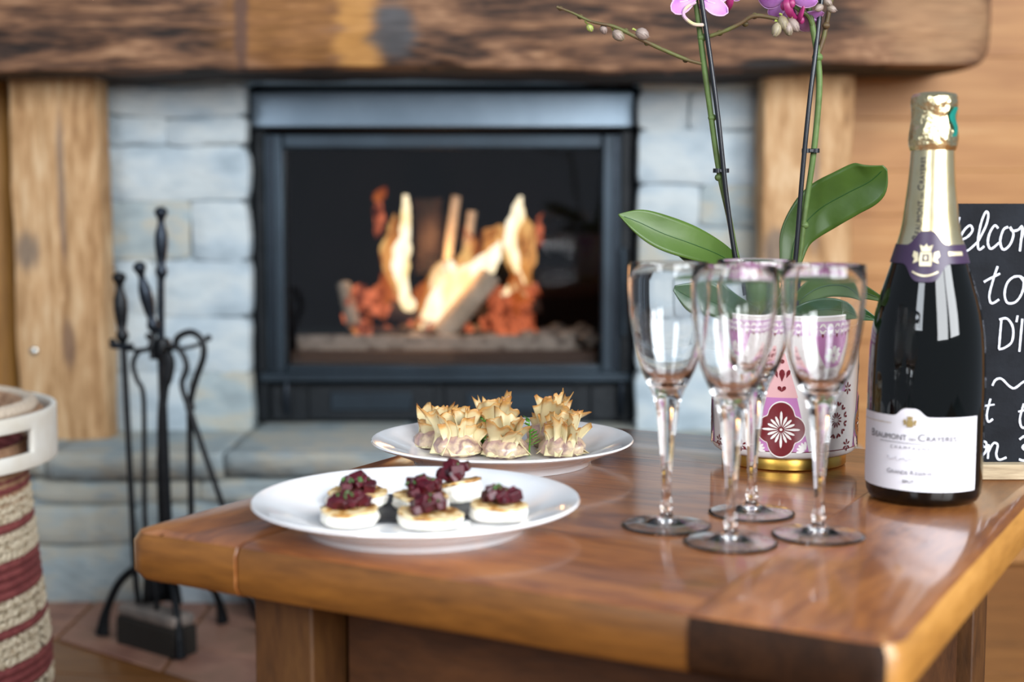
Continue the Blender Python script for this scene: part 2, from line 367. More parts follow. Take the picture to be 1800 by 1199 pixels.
M['innercord'] = mat('brown_cord', '#8f6a50', 0.9, var='#b08b6c', vscale=60, bump=0.8, bscale=180)

# ------------------------------------------------------------------ setting: floor, walls
YW = 2.54      # face of the stone
YR = 2.63      # face of the stove
YP = 2.45      # front of the pillars
YL = 2.33      # front of the hearth ledge
ZL = 0.26      # ledge top
ZB = CH + 0.206  # underside of the beam
fl = struct('floor')
mb = MB(); mb.box((0.3, 0.9, -0.02), (7, 6.2, 0.02)); build('subfloor', mb, M['mortar'], fl)
th = math.radians(-12.0)
for i in range(38):
    mb = MB(); w_ = 0.14
    c = Vector((0.2, 0, 0)) + Matrix.Rotation(th, 3, 'Z') @ Vector((0, -1.8 + i*w_, -0.006))
    # boards stop at the terracotta edge (kept below it)
    mb.box(c, (6.0, w_-0.003, 0.012), Matrix.Rotation(th, 3, 'Z'))
    build('floorboard', mb, M['floorwood'], fl, bevel=0.001, bseg=1)
# terracotta hearth tiles in front of the ledge
def line_y(x):       # front edge of the tiled hearth, runs diagonally
    a = onz(77, 1119, 0); b = onz(280, 1182, 0)
    return a.y + (b.y-a.y)*(x-a.x)/(b.x-a.x)
ht = struct('trim_1')
xs = [-0.90 + 0.2*i for i in range(7)]
for i, x in enumerate(xs):
    y1 = YL + 0.02; x2 = x + 0.194
    rows = 3
    for r_ in range(rows):
        def yy(xq, k): 
            f = max(line_y(xq), 1.55); return y1 - (y1-f)*k/rows
        mb = MB(); z = 0.004
        a, b_ = (yy(x, r_)-0.004, yy(x2, r_)-0.004), (yy(x, r_+1), yy(x2, r_+1))
        V = [(x, a[0], z), (x2, a[1], z), (x2, b_[1], z), (x, b_[0], z)]
        V = V + [(p[0], p[1], 0.0005) for p in V]
        if abs(a[0]-b_[0]) < 0.01: continue
        mb.add(V, [(0,1,2,3),(7,6,5,4),(0,4,5,1),(1,5,6,2),(2,6,7,3),(3,7,4,0)])
        build('tile', mb, M['terra'], ht, bevel=0.0015, bseg=1)

def rock(name, x0, x1, z0, z1, yf, depth, m, parent, seed, amp=0.006, edge=0.007, jig=0.005):
    nu, nv = max(6, int((x1-x0)/0.022)), max(5, int((z1-z0)/0.018))
    mb = MB(); cx, cz = (x0+x1)/2, (z0+z1)/2; hx, hz = (x1-x0)/2, (z1-z0)/2
    def fn(u, v):
        x = x0 + (x1-x0)*u; z = z0 + (z1-z0)*v
        ex = min(x-x0, x1-x); ez = min(z-z0, z1-z)
        # pull corners in to round the outline
        k = max(0, 1-ex/edge)**2 * max(0, 1-ez/edge)**2 * edge*0.45
        jx = jig*nz(seed, z*14, 0.3); jz = jig*nz(x*9, seed+5, 0.7)
        e = min(ex, ez); fall = edge*0.8*max(0, 1-e/edge)**2
        y = yf + fall + amp*(nz(x*16+seed, z*16, seed) + 0.5*nz(x*45, z*45+seed, 2.0) ) 
        sx = -1 if x > cx else 1; sz = -1 if z > cz else 1
        return Vector((x + sx*k + (jx if ex < edge else 0), y, z + sz*k + (jz if ez < edge else 0)))
    mb.grid(fn, nu, nv)
    ring = [i for i in range(nu+1)] + [j*(nu+1)+nu for j in range(1, nv+1)] + [nv*(nu+1)+i for i in range(nu-1, -1, -1)] + [j*(nu+1) for j in range(nv-1, 0, -1)]
    n0 = len(mb.v); mb.v += [Vector((mb.v[i].x, yf+depth, mb.v[i].z)) for i in ring]
    k = len(ring)
    for i in range(k):
        mb.f.append((ring[i], ring[(i+1) % k], n0+(i+1) % k, n0+i)); mb.m.append(0)
    mb.f.append(tuple(n0+i for i in range(k))); mb.m.append(0)
    return build(name, mb, m, parent, angle=60)

def X(px, Y): return ony(px, 500, Y).x
def Z(py, Y): return ony(900, py, Y).z
wb = struct('wall_back')
# hidden core of the masonry beside and below the stove
mb = MB()
xl0, xl1 = X(180, YW), X(432, YW); xr0, xr1 = X(1122, YW), X(1330, YW)
mb.box(((xl0+xl1)/2-0.03, YW+0.15, 0.6), (xl1-xl0+0.06-0.02, 0.27, 1.2))
mb.box(((xr0+xr1)/2+.03, YW+0.15, 0.6), (xr1-xr0+0.06-0.02, 0.27, 1.2))
XE = X(1530, YL); mb.box(((XE-1.05)/2-.01, YL+0.25, ZL/2-0.015), (XE+1.05-0.03, 0.46, ZL-0.04))
build('masonry_core', mb, M['mortar'], wb, smooth=False)
def courses(xa, xb, ylist, splits, seed):
    for i in range(len(ylist)-1):
        z1, z0 = Z(ylist[i], YW), Z(ylist[i+1], YW)
        cuts = [xa] + [X(s, YW) for s in splits.get(i, [])] + [xb]
        for j in range(len(cuts)-1):
            rock('stone', cuts[j]+0.0008, cuts[j+1]-0.0008, z0+0.0008, z1-0.0008, YW + R.uniform(-0.002, 0.003), 0.05, M['stone'] if (i+j) % 4 else M['stone2'], wb, seed+i*3+j, jig=0.006)
courses(X(196, YW), X(438, YW), [100, 150, 205, 256, 352, 457, 556, 655, 764], {2: [300], 3: [], 4: [338], 5: [270], 6: [], 7: [330]}, 3)
courses(X(1121, YW), X(1345, YW), [100, 160, 228, 325, 400, 480, 560, 650, 764], {1: [1210], 3: [1230], 5: [1190], 6: [1260]}, 40)
# hearth ledge: top slabs and the stones of its front
cuts = [-1.05, X(75, YL), X(392, YL), X(700, YL), X(1010, YL), X(1330, YL), XE]
for i in range(len(cuts)-1):
    mb = MB(); x0, x1 = cuts[i]+0.002, cuts[i+1]-0.002; t = 0.035 + 0.006*(i % 2)
    def fn(u, v, x0=x0, x1=x1):
        x = x0+(x1-x0)*u; y = YL-0.018 + (YR+0.05-YL+0.018)*v
        return Vector((x, y + (0.006*nz(x*12, 3, i) if v == 0 else 0), ZL + 0.003*nz(x*20, y*20, 1)))
    mb.grid(fn, 16, 12); n0 = len(mb.v)
    for row in (range(0, 17), ):
        top = list(row); mb.v += [mb.v[k] + Vector((0, 0.004, -t)) for k in top]
        for k in range(16): mb.f.append((top[k+1], top[k], n0+k, n0+k+1)); mb.m.append(0)
    build('ledge_slab', mb, M['stone2'], wb, solid=0.004, angle=50)
rows = [(ZL-0.042, 0.175), (0.172, 0.105), (0.102, 0.0)]
for r_, (z1, z0) in enumerate(rows):
    x = -1.05 + 0.07*r_
    k = 0
    while x < XE-0.1:
        x2 = x + R.uniform(0.22, 0.42)
        if x2 > XE-0.1: x2 = XE
        rock('stone', x+0.002, x2-0.002, z0+0.002, z1-0.001, YL + R.uniform(-0.004, 0.004), 0.05, M['stone2'] if (k+r_) % 3 else M['stone'], wb, 80+r_*9+k, jig=0.008); x = x2; k += 1
# pine panelling to the right and left of the fireplace
YPN = 2.60
z = 0.0; k = 0
for (pa, pb) in ((1199+200, 1010), (1010, 850), (850, 720), (720, 600), (600, 488), (488, 378), (378, 300), (300, 208), (208, 100), (100, -30)):
    z0, z1 = Z(pa, YPN), Z(pb, YPN); mb = MB()
    if z0 < 0: z0 = 0.002
    if z1 <= z0: continue
    mb.box((X(1310, YPN)+1.2, YPN+0.011, (z0+z1)/2), (2.4, 0.022, z1-z0-0.0004)); build('plank', mb, M['panel'], wb, bevel=0.0007, bseg=1)
for i in range(4):
    mb = MB(); xb = X(30, YPN) - 0.085*i
    mb.tube([(xb-0.04, YPN-0.01, 0.0), (xb-0.04, YPN-0.01, 1.15)], 0.042, 14, flat=0.5); build('plank', mb, M['logwall'], wb)
mb = MB(); mb.box((0, YW+0.66, 0.65), (4.4, 0.04, 1.3)); build('backing', mb, M['mortar'], wb)

# ------------------------------------------------------------------ pillars and mantel beam
def pillar(px0, px1, label, seed):
    x0, x1 = X(px0, YP), X(px1, YP); cx = (x0+x1)/2; h = x1-x0; d = 0.085; H = ZB - ZL + 0.004
    t = thing('wooden_post', (cx, YP+d/2, ZL), label, 'post', 'hewn posts under the mantel')
    mb = MB(); n = 40
    def fn(u, v):
        a = u*4; sd = int(a) % 4; f = a-int(a); 
        c = [(-1,-1),(1,-1),(1,1),(-1,1)]; p = c[sd]; q = c[(sd+1) % 4]
        x = p[0]+(q[0]-p[0])*f; y = p[1]+(q[1]-p[1])*f
        rr = 0.93 + 0.07*(1-min(1, (abs(x)*abs(y))**3))
        xx = x*h/2*rr; yy = y*d/2*rr; zz = v*H
        k = 0.004*nz(xx*18+seed, yy*18, zz*6) + 0.002*nz(xx*60, yy*60+seed, zz*16)
        crack = -0.006*math.exp(-((xx-0.012-0.006*nz(seed, 0, zz*5))/0.0022)**2) if y < -0.9 and zz > 0.25 else 0
        return Vector((xx + x*k*1.2, yy + y*k*1.4 - crack, zz))
    mb.grid(fn, 56, n, wrapu=True)
    w0 = 56; mb.f.append(tuple(range(w0))); mb.m.append(0); mb.f.append(tuple(range(n*w0, n*w0+w0))); mb.m.append(0)
    build('post_body', mb, M['pillar'], t, local=True, angle=50)
    return t
pl = pillar(20, 182, 'pale hewn wooden post on the ledge left of the stove, behind the fire irons', 2.0)
pr = pillar(1335, 1500, 'pale hewn wooden post right of the stove, behind the orchid stems', 9.0)
mb = MB(); mb.ball((0, 0, 0), (0.0075, 0.004, 0.0075), 14)
o = build('nail_head', mb, mat('steel_stud', '#d9dbd6', 0.2, metal=1.0), None, local=True); o.parent = pl
pp = ony(60, 617, YP-0.002); o.location = pp - Vector(pl.location); 
beam_x1 = X(1742, 2.30)
bt = thing('mantel_beam', (0, 2.43, ZB), 'massive rough dark brown wooden mantel beam across the top of the fireplace', 'mantel')
mb = MB(); bx0 = -1.15; BH = 0.26; YB0, YB1 = 2.32, 2.62
nx = 150
def fn(u, v):
    v = 1-v
    x = bx0 + (beam_x1-bx0)*v
    end = min(1.0, (beam_x1-x)/0.05)
    a = u*4; sd = int(a) % 4; f = a-int(a)
    c = [(0,0),(0,1),(1,1),(1,0)]; p = c[sd]; q = c[(sd+1) % 4]
    y = p[0]+(q[0]-p[0])*f; z = p[1]+(q[1]-p[1])*f
    ry = (y-0.5)*2; rz = (z-0.5)*2
    rr = 1-0.05*min(1, abs(ry*rz))**4
    if end < 1: rr *= 0.80 + 0.20*math.sqrt(max(0, 1-(1-end)**2))
    yy = (YB0+YB1)/2 + ry*rr*(YB1-YB0)/2; zz = ZB + BH/2 + rz*rr*BH/2
    am = 0.009*nz(x*3.2, yy*5, zz*9+3) + 0.005*nz(x*9, yy*9, zz*30) + 0.002*nz(x*30, yy*20, zz*80)
    zz += 0.010*nz(x*2.2, 4.0, 1.0)*(1 if z < 0.5 else 0) + (0.012*max(0, 1-(x+1.0)/0.45)*-1 if (z < 0.3 and y < .3 and x < -0.55) else 0)
    return Vector((x, yy + ry*am*1.3, zz + rz*am*0.8))
mb.grid(fn, 64, nx, wrapu=True); mb.f.append(tuple(range(64))); mb.m.append(0); mb.f.append(tuple(range(nx*64, nx*64+64))); mb.m.append(0)
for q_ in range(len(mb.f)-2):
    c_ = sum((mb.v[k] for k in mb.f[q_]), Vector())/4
    if c_.z < ZB+0.012 and c_.y > YB0+0.03: mb.m[q_] = 1  # underside faces take the darker wood
build('beam_body', mb, [M['beam'], mat('beam_dark_wood', '#17100c', 0.85, var='#2a1c14', vscale=12)], bt, angle=50, local=False)
# the beam texture is placed in beam space
for n_ in M['beam'].node_tree.nodes:
    if n_.bl_idname == 'ShaderNodeVectorMath' and n_.operation == 'SUBTRACT':
        v = n_.inputs[1].default_value; n_.inputs[1].default_value = (v[0], 0, v[2]-ZB)

# ------------------------------------------------------------------ stove insert
sx0, sx1 = X(447, YR), X(1114, YR); sz0, sz1 = ZL+0.004, Z(160, YR); scx = (sx0+sx1)/2
st = thing('fireplace_insert', (scx, YR, sz0), 'black steel wood-burning fireplace insert with a wide glass door', 'fireplace')
def sbox(name, pa, pb, Y0, Y1, m, parent=st, bev=0.003, **k):
    (x0_, y0_), (x1_, y1_) = pa, pb
    a = X(x0_, Y0); b_ = X(x1_, Y0); z1_ = Z(y0_, Y0); z0_ = Z(y1_, Y0); mb = MB()
    mb.box(((a+b_)/2, (Y0+Y1)/2, (z0_+z1_)/2), (b_-a, Y1-Y0, z1_-z0_)); return build(name, mb, m, parent, bevel=bev, **k)
mb = MB(); D2 = YR+0.36   # firebox shell, open to the front
xa, xb, za, zb = X(462, YR)+0.0, X(1098, YR), Z(660, YR), Z(228, YR)
for c, d in ((((xa+xb)/2, D2, (za+zb)/2), (xb-xa+.04, 0.02, zb-za+.04)), ((xa-0.01, YR+0.19, (za+zb)/2), (0.02, 0.36, zb-za)), ((xb+0.01, YR+0.19, (za+zb)/2), (0.02, 0.36, zb-za)),
             (((xa+xb)/2, YR+0.19, zb+0.01), (xb-xa+.04, 0.36, 0.02)), (((xa+xb)/2, YR+0.19, za-0.01), (xb-xa+.04, 0.36, 0.02))): mb.box(c, d)
build('firebox', mb, M['soot_and_shade'], st, smooth=False)
mb = MB(); 
for (a, b2) in ((436, 449), (1112, 1124)): mb.box(((X(a, YR)+X(b2, YR))/2, YR+0.06, (sz0+ZB)/2), (X(b2, YR)-X(a, YR)-0.001, 0.06, ZB-sz0))
mb.box((scx, YR+0.06, (sz1+ZB)/2+.004), (sx1-sx0, 0.06, ZB-sz1-.002)); build('gap_shade', mb, M['soot_and_shade'], st, smooth=False)  # near-black strips put in as the shade of the gap round the insert
sbox('top_plate', (447, 162), (1112, 224), YR-0.016, YR+0.02, mat('steel_sheen', '#6c7b88', 0.34, metal=0.75, var='#8897a4', vscale=5, bump=0.05, bscale=12))  # paler steel, the window reflection on this plate put into its colour
sbox('side_frame', (449, 229), (470, 742), YR-0.012, YR+0.03, M['ironblk'])
sbox('side_frame', (1090, 229), (1112, 742), YR-0.012, YR+0.03, M['ironblk'])
door = build('door', MB().box(((X(470,YR)+X(504,YR))/2, YR-0.008, (Z(236,YR)+Z(654,YR))/2), (X(504,YR)-X(470,YR), 0.03, Z(236,YR)-Z(654,YR)))
             .box(((X(1056,YR)+X(1090,YR))/2, YR-0.008, (Z(236,YR)+Z(654,YR))/2), (X(1090,YR)-X(1056,YR), 0.03, Z(236,YR)-Z(654,YR)))
             .box(((X(504,YR)+X(1056,YR))/2, YR-0.008, (Z(236,YR)+Z(262,YR))/2), (X(1056,YR)-X(504,YR), 0.03, Z(236,YR)-Z(262,YR)))
             .box(((X(504,YR)+X(1056,YR))/2, YR-0.008, (Z(640,YR)+Z(654,YR))/2), (X(1056,YR)-X(504,YR), 0.03, Z(640,YR)-Z(654,YR))), M['steel'], st, bevel=0.004)
sbox('door_lip', (474, 240), (482, 650), YR-0.03, YR-0.02, M['wroughtlt'], door, 0.001)
sbox('door_lip', (1078, 240), (1086, 650), YR-0.03, YR-0.02, M['wroughtlt'], door, 0.001)
pane = bpy.data.materials.new('stove_glass'); pane.use_nodes = True; nt = pane.node_tree; nt.nodes.clear()
tr = nt.nodes.new('ShaderNodeBsdfTransparent'); tr.inputs[0].default_value = (0.86, 0.84, 0.84, 1); gl = nt.nodes.new('ShaderNodeBsdfGlossy'); gl.inputs['Roughness'].default_value = 0.03
fr = nt.nodes.new('ShaderNodeFresnel'); fr.inputs[0].default_value = 1.5; mx = nt.nodes.new('ShaderNodeMixShader'); oo = nt.nodes.new('ShaderNodeOutputMaterial')
nt.links.new(fr.outputs[0], mx.inputs[0]); nt.links.new(tr.outputs[0], mx.inputs[1]); nt.links.new(gl.outputs[0], mx.inputs[2]); nt.links.new(mx.outputs[0], oo.inputs[0])
sbox('glass_pane', (503, 261), (1057, 641), YR+0.002, YR+0.006, pane, door, 0)
sbox('door_sill', (452, 656), (1110, 672), YR-0.035, YR+0.02, M['steel'])
sbox('lower_panel', (462, 672), (1100, 743), YR+0.0, YR+0.03, M['ironblk'])
for a, b_ in ((474, 508), (540, 760), (782, 1010), (1040, 1086)):
    p = sbox('drawer_front', (a, 678), (b_, 738), YR-0.010, YR+0.002, M['ironblk'], bev=0.002)
    if b_-a > 100: sbox('raised_panel', (a+38, 690), (b_-38, 722), YR-0.016, YR-0.008, M['steel'], p, 0.002)
for cx_ in (504, 1092):
    mb = MB(); q = ony(cx_, 700, YR-0.02); mb.tube([q+Vector((0,0,0.03)), q+Vector((0,-0.006,0)), q+Vector((0,0,-0.03))], [0.004,0.006,0.004], 10); build('hinge_pin', mb, M['wroughtlt'], st)
mb = MB(); q = [ony(1096, y_, YR-0.035) for y_ in (440, 470, 560, 590)]
mb.tube([q[0]+Vector((0,0.03,0)), q[0], q[1], q[2], q[3]], 0.006, 10); build('door_handle', mb, M['steel'], door)
# fire bed
sbox('log_retainer', (520, 590), (1010, 618), YR+0.06, YR+0.075, M['ash'], bev=0.003)
sbox('fire_grate', (508, 618), (1050, 645), YR+0.03, YR+0.06, mat('brown_iron', '#4a3c32', 0.7, bump=0.5), bev=0.003)
mb = MB()
for i in range(160):
    c = Vector((R.uniform(-0.24, 0.17), R.uniform(YR+0.09, YR+0.3), Z(600, YR+0.1) + R.uniform(-0.015, 0.012)))
    s_ = R.uniform(0.008, 0.02); mb.ball(c, (s_, s_*0.8, s_*0.6), 6)
build('ash_bed', mb, M['ash'], st, smooth=False, kind='stuff')
mb = MB(); mb.box((scx-0.02, YR+0.2, Z(640, YR+0.1)), (0.5, 0.26, 0.02)); build('ash_tray', mb, M['soot_and_shade'], st)
YF = YR + 0.16
def fp(px, py, dy=0): return ony(px, py, YF+dy)
def log(name, a, b_, r, m, label, dy=(0, 0), n=12):
    A = fp(*a, dy[0]); B = fp(*b_, dy[1]); mb = MB(); P = [A.lerp(B, i/8) for i in range(9)]
    rr = [r*(1+0.10*nz(i*0.7, r*100, 3)) for i in range(9)]
    mb.tube(P, rr, n, mi=0)
    for i in range(len(mb.v)): mb.v[i] += Vector((1,1,1))*0.08*r*nz(*(mb.v[i]*60))
    o = build(name, mb, m, None, origin=(A+B)/2, angle=50, label=label, category='log', group='firewood burning in the stove')
    return o
log('firewood_log', (604, 500), (622, 572), 0.014, M['log'], 'small pale grey log at the left end of the fire', (0.02, -0.02))
log('firewood_log', (862, 484), (775, 590), 0.023, M['log'], 'thick ash-pale log slanting through the middle of the flames', (-0.02, -0.06))
log('firewood_log', (802, 345), (778, 520), 0.0095, M['log'], 'tall thin pale stick rising from the centre of the fire', (0.06, 0.04))
log('firewood_log', (830, 372), (812, 510), 0.009, M['log'], 'shorter thin pale stick, right of the tall one, in the fire', (0.08, 0.06))
log('firewood_log', (752, 350), (756, 480), 0.030, M['charlog'], 'upright dark round log standing at the back of the fire', (0.12, 0.12), 16)
log('firewood_log', (620, 520), (730, 560), 0.020, M['charlog'], 'charred glowing log lying low on the left of the fire', (0.03, 0.0))
log('firewood_log', (840, 560), (945, 530), 0.024, M['charlog'], 'charred log lying low on the right of the fire', (0.04, 0.06))
log('firewood_log', (655, 590), (870, 596), 0.016, M['charlog'], 'blackened log lying flat along the front of the fire', (-0.03, -0.03))
FM = {'hot': flamemat('flame_hot', '#fff6d8', '#ffdf9a', 2.0, 0.75), 'mid': flamemat('flame_mid', '#ffd080', '#e8781e', 1.15, 0.0), 'cool': flamemat('flame_cool', '#f0883a', '#b8401a', 0.8, 0.0), 'ember': flamemat('flame_ember', '#ff8a5c', '#5a0f0a', 0.95, 0.15, 60)}
def flame(pts, wid, kind, label, dy=0.0, flat=0.35):
    P = [fp(x_, y_, dy) for x_, y_ in pts]; P = smoothpts(P, 5); Wd = [max(0.0004, v*0.5*(YF+dy)/F) for v in smoothval(wid, 5)]
    mb = MB(); mb.tube(P, Wd, 14, flat=flat)
    for i in range(len(mb.v)):
        q = mb.v[i]; mb.v[i] = q + Vector((0.006*nz(q.x*35, q.z*35, dy*9) + 0.004*nz(q.x*90, q.z*70, dy*9), 0, 0.006*nz(q.z*35, q.x*35, 4+dy)))
    return build('flame', mb, FM[kind], None, origin=P[0], label=label, category='flame', group='flames of the stove fire')
flame([(722,565),(716,535),(708,500),(704,460),(711,415),(713,380),(713,343)], [4,24,20,34,22,18,8], 'hot', 'tall narrow near-white flame, left of the centre of the fire', -0.01)
flame([(726,575),(708,530),(696,495),(692,455),(702,415),(706,380)], [6,34,26,38,24,4], 'mid', 'orange fringe behind the tall near-white flame', 0.015)
flame([(740,600),(748,560),(766,515),(776,480),(782,455)], [8,44,50,40,6], 'mid', 'orange flame behind the foot of the broad white flame', 0.02)
flame([(800,520),(825,470),(850,435),(872,412),(884,396)], [10,50,48,36,6], 'mid', 'orange flame behind the upper end of the broad white flame', 0.022)
flame([(922,525),(914,480),(904,440),(906,400),(918,358)], [8,32,38,34,6], 'mid', 'orange fringe behind the curling flame on the right', 0.02)
flame([(905,555),(915,525),(905,500),(912,478)], [6,34,28,4], 'cool', 'red-orange flame over the right-hand embers', -0.02)
flame([(672,560),(668,525),(676,500),(668,480)], [6,40,30,4], 'cool', 'red-orange flame over the left-hand embers', -0.02)
flame([(640,545),(634,515),(640,498)], [6,30,4], 'ember', 'dull red flame over the far left embers', -0.015)
flame([(868,560),(872,535),(862,515)], [6,34,4], 'ember', 'dull red glow flame beside the slanting log', -0.02)
flame([(938,440),(950,420),(946,395),(955,375)], [3,14,10,2], 'ember', 'faint dark red wisp at the far right of the fire', 0.03)
flame([(700,505),(688,475),(684,440),(690,405),(691,378)], [6,26,32,16,2], 'mid', 'orange flame hugging the left side of the tall white flame', 0.005)
flame([(660,352),(668,342),(676,330)], [8,26,6], 'cool', 'small detached orange flame above the left of the fire', 0.02)
flame([(662,420),(664,385),(668,352)], [2,20,4], 'ember', 'dim reddish flame streak under the detached orange flame', 0.04)
flame([(745,588),(760,560),(780,525),(808,500),(842,474),(868,450),(880,425)], [18,40,52,50,40,30,6], 'hot', 'broad white flame sweeping up to the right through the fire', 0.0)
flame([(770,540),(776,505),(785,478),(806,486)], [12,40,46,6], 'hot', 'rounded white flame licking up behind the slanting log', 0.03)
flame([(918,500),(903,450),(898,415),(908,380),(916,345)], [8,16,20,24,6], 'hot', 'tall curling pale yellow flame at the right of the fire', 0.0)
flame([(915,445),(928,430),(930,405),(922,380)], [4,22,20,2], 'mid', 'orange flame on the outer right of the fire', 0.02)
flame([(865,470),(858,440),(878,420),(900,428),(905,455),(890,462)], [10,18,18,18,14,4], 'mid', 'looping orange flame curl right of centre', 0.01)
flame([(845,455),(833,430),(822,415),(817,398)], [4,10,16,3], 'cool', 'small orange-red tongue leaning left above the slanting log', 0.03)
flame([(935,500),(925,475),(935,450),(932,430)], [4,24,18,2], 'mid', 'short orange flame low on the far right of the fire', 0.03)
flame([(925,520),(910,500),(890,512),(870,525)], [4,16,12,4], 'hot', 'low pale flame between the right-hand embers', -0.01)
flame([(630,602),(624,588),(618,570)], [3,11,2], 'mid', 'tiny yellow flame at the bottom left of the fire', -0.05)
flame([(652,572),(644,555),(636,538)], [3,11,2], 'cool', 'tiny orange flame above the bottom left of the fire', -0.04)
flame([(800,500),(808,470),(806,450)], [4,30,3], 'mid', 'faint flame between the two thin sticks', 0.05)
flame([(742,560),(738,530),(745,495)], [6,30,4], 'cool', 'orange flame between the white flame and the slanting log', 0.02)
mb = MB()
for i in range(70):
    left = i % 2; c = fp(R.uniform(608, 705) if left else R.uniform(862, 935), R.uniform(505, 588), R.uniform(-0.03, 0.05)); s_ = R.uniform(0.006, 0.026)
    mb.box(c, (s_*1.4, s_, s_*0.8), Euler((R.uniform(0, 3), R.uniform(0, 3), 0)).to_matrix())
for i in range(25):
    c = fp(R.uniform(705, 860), R.uniform(560, 600), R.uniform(-0.03, 0.05)); s_ = R.uniform(0.006, 0.014); mb.ball(c, s_, 6)
build('embers', mb, FM['ember'], st, smooth=False, kind='stuff')
# real light given off by the fire
l = bpy.data.lights.new('fire_light', 'POINT'); l.energy = 3.5; l.color = (1, 0.5, 0.2); l.shadow_soft_size = 0.08
o = bpy.data.objects.new('fire_light', l); COL.objects.link(o); o.location = fp(780, 470, 0)

# ------------------------------------------------------------------ fire irons
TB = onz(290, 1128, 0.0); TY = TB.y
def tp(px, py, dy=0): return ony(px, py, TY+dy)
ts = thing('fire_tool_stand', (TB.x, TY, 0), 'black wrought-iron fire tool stand with four arched feet left of the stove', 'stand')
def handle(mb, A, B, s=1.0):
    A = Vector(A); B = Vector(B); d = B-A   # A = knob end
    prof = [(0, .001), (.012, .0052), (.035, .0085), (.065, .0103), (.10, .0098), (.14, .0072), (.19, .0050), (.25, .0058), (.38, .0098), (.52, .0102), (.68, .0082), (.80, .0058), (.86, .0090), (.92, .0092), (.96, .0062), (1, .0045)]
    mb.tube([A+d*t for t, r in prof], [r*s for t, r in prof], 12)
mb = MB(); P = [tp(283, y_) for y_ in (489, 560, 612)]; mb.tube(P + [Vector((P[-1].x+0.004, TY, 0.10))], [0.0055, 0.0055, 0.006, 0.0085], 12)
build('pole', mb, M['wroughtlt'], ts)
mb = MB(); handle(mb, tp(283, 363), tp(284, 492), 1.0); build('handle', mb, M['wroughtlt'], ts)
mb = MB(); c = tp(285, 612); mb.lathe([(0.001, -0.02), (0.014, -0.016), (0.016, 0), (0.012, 0.014), (0.001, 0.018)], 14, c); build('hub', mb, M['wrought'], ts)
for ang in (30, 120, 200, 290):
    mb = MB(); d = Vector((math.cos(math.radians(ang)), math.sin(math.radians(ang)), 0)); L_ = 0.072
    P = smoothpts([c, c+d*0.03+Vector((0,0,-0.002)), c+d*0.055+Vector((0,0,0.002)), c+d*L_+Vector((0,0,0.012))], 5); mb.tube(P, 0.0032, 8); mb.ball(P[-1], 0.0055, 8)
    build('hook', mb, M['wrought'], ts)
hubz = 0.105; base = Vector((TB.x+0.0, TY, 0))
feet = [onz(180, 1118, 0.004), onz(318, 1160, 0.004), onz(472, 1118, 0.004), onz(392, 1096, 0.004)]
for f_ in feet:
    mb = MB(); f_ = Vector(f_); s0 = base + Vector((0, 0, hubz)); d = f_ - base; d.z = 0
    P = smoothpts([s0, base + d*0.30 + Vector((0,0,hubz+0.014)), base + d*0.68 + Vector((0,0,hubz-0.012)), base + d*0.92 + Vector((0,0,0.045)), base + d + Vector((0,0,0.007))], 6)
    n = len(P); rad = [0.0065 if i < n*0.7 else 0.0065 + 0.006*((i/n-0.7)/0.3) for i in range(n)]
    mb.tube(P, rad, 10, flat=0.8); build('foot', mb, M['wrought'], ts)
# tools hanging on the stand
t1 = thing('fire_poker', tp(214, 1120, -0.02), 'fire iron with the leftmost black turned handle on the stand', 'poker')
mb = MB(); handle(mb, tp(209, 478, -.02), tp(216, 604, -.02), 1.05); build('handle', mb, M['wrought'], t1)
mb = MB(); mb.lathe([(0.001,-0.003),(0.017,-0.003),(0.019,0),(0.017,0.003),(0.001,0.003)], 14, tp(214, 608, -.02)); build('guard', mb, M['wroughtlt'], t1)
mb = MB(); mb.tube(smoothpts([tp(217, 606, -.02), tp(222, 700, -.02), tp(230, 860, -.02), tp(238, 1010, -.02), tp(244, 1060, -.02)], 4), 0.0048, 8); build('rod', mb, M['wrought'], t1)
t2 = thing('hearth_brush', tp(255, 1130, -0.05), 'black hearth brush on the stand, block head on the tiles', 'brush')
mb = MB(); handle(mb, tp(243, 460, -.04), tp(272, 586, -.03), 1.0); build('handle', mb, M['wroughtlt'], t2)
mb = MB(); mb.tube(smoothpts([tp(272, 584, -.03), tp(262, 612, -.035), tp(244, 618, -.04), tp(234, 640, -.04), tp(241, 668, -.04), tp(252, 695, -.04), tp(254, 800, -.04), tp(256, 930, -.045), tp(274, 1040, -.05), tp(276, 1078, -.05)], 5), 0.0040, 8); build('rod', mb, M['wrought'], t2)
mb = MB(); A = onz(232, 1128, 0.0); B = onz(335, 1158, 0.0); A.y += .0
d = (B-A).normalized(); Mx = Matrix.Rotation(math.atan2(d.y, d.x), 3, 'Z'); cc = (A+B)/2 + Vector((-0.006, 0.0, 0))
mb.box(cc+Vector((0,0,0.024)), ((B-A).length, 0.045, 0.046), Mx); build('bristles', mb, M['brushhair'], t2, bevel=0.004)
mb = MB(); mb.box(cc+Vector((0,0,0.056)), ((B-A).length*0.97, 0.043, 0.018), Mx); build('brush_block', mb, mat('ashy_brush_block', '#6f6761', 0.8, var='#94877e', vscale=30), t2, bevel=0.006, bseg=3)
t3 = thing('fire_tongs', tp(350, 1060, -0.01), 'black fire tongs with a looped top hanging right on the stand', 'tongs')
mb = MB(); mb.tube(smoothpts([tp(310, 614), tp(312, 594), tp(335, 584), tp(354, 597), tp(358, 625), tp(345, 665), tp(335, 705), tp(334, 760), tp(336, 890), tp(338, 1010)], 6), 0.0052, 8); build('arm', mb, M['wrought'], t3)
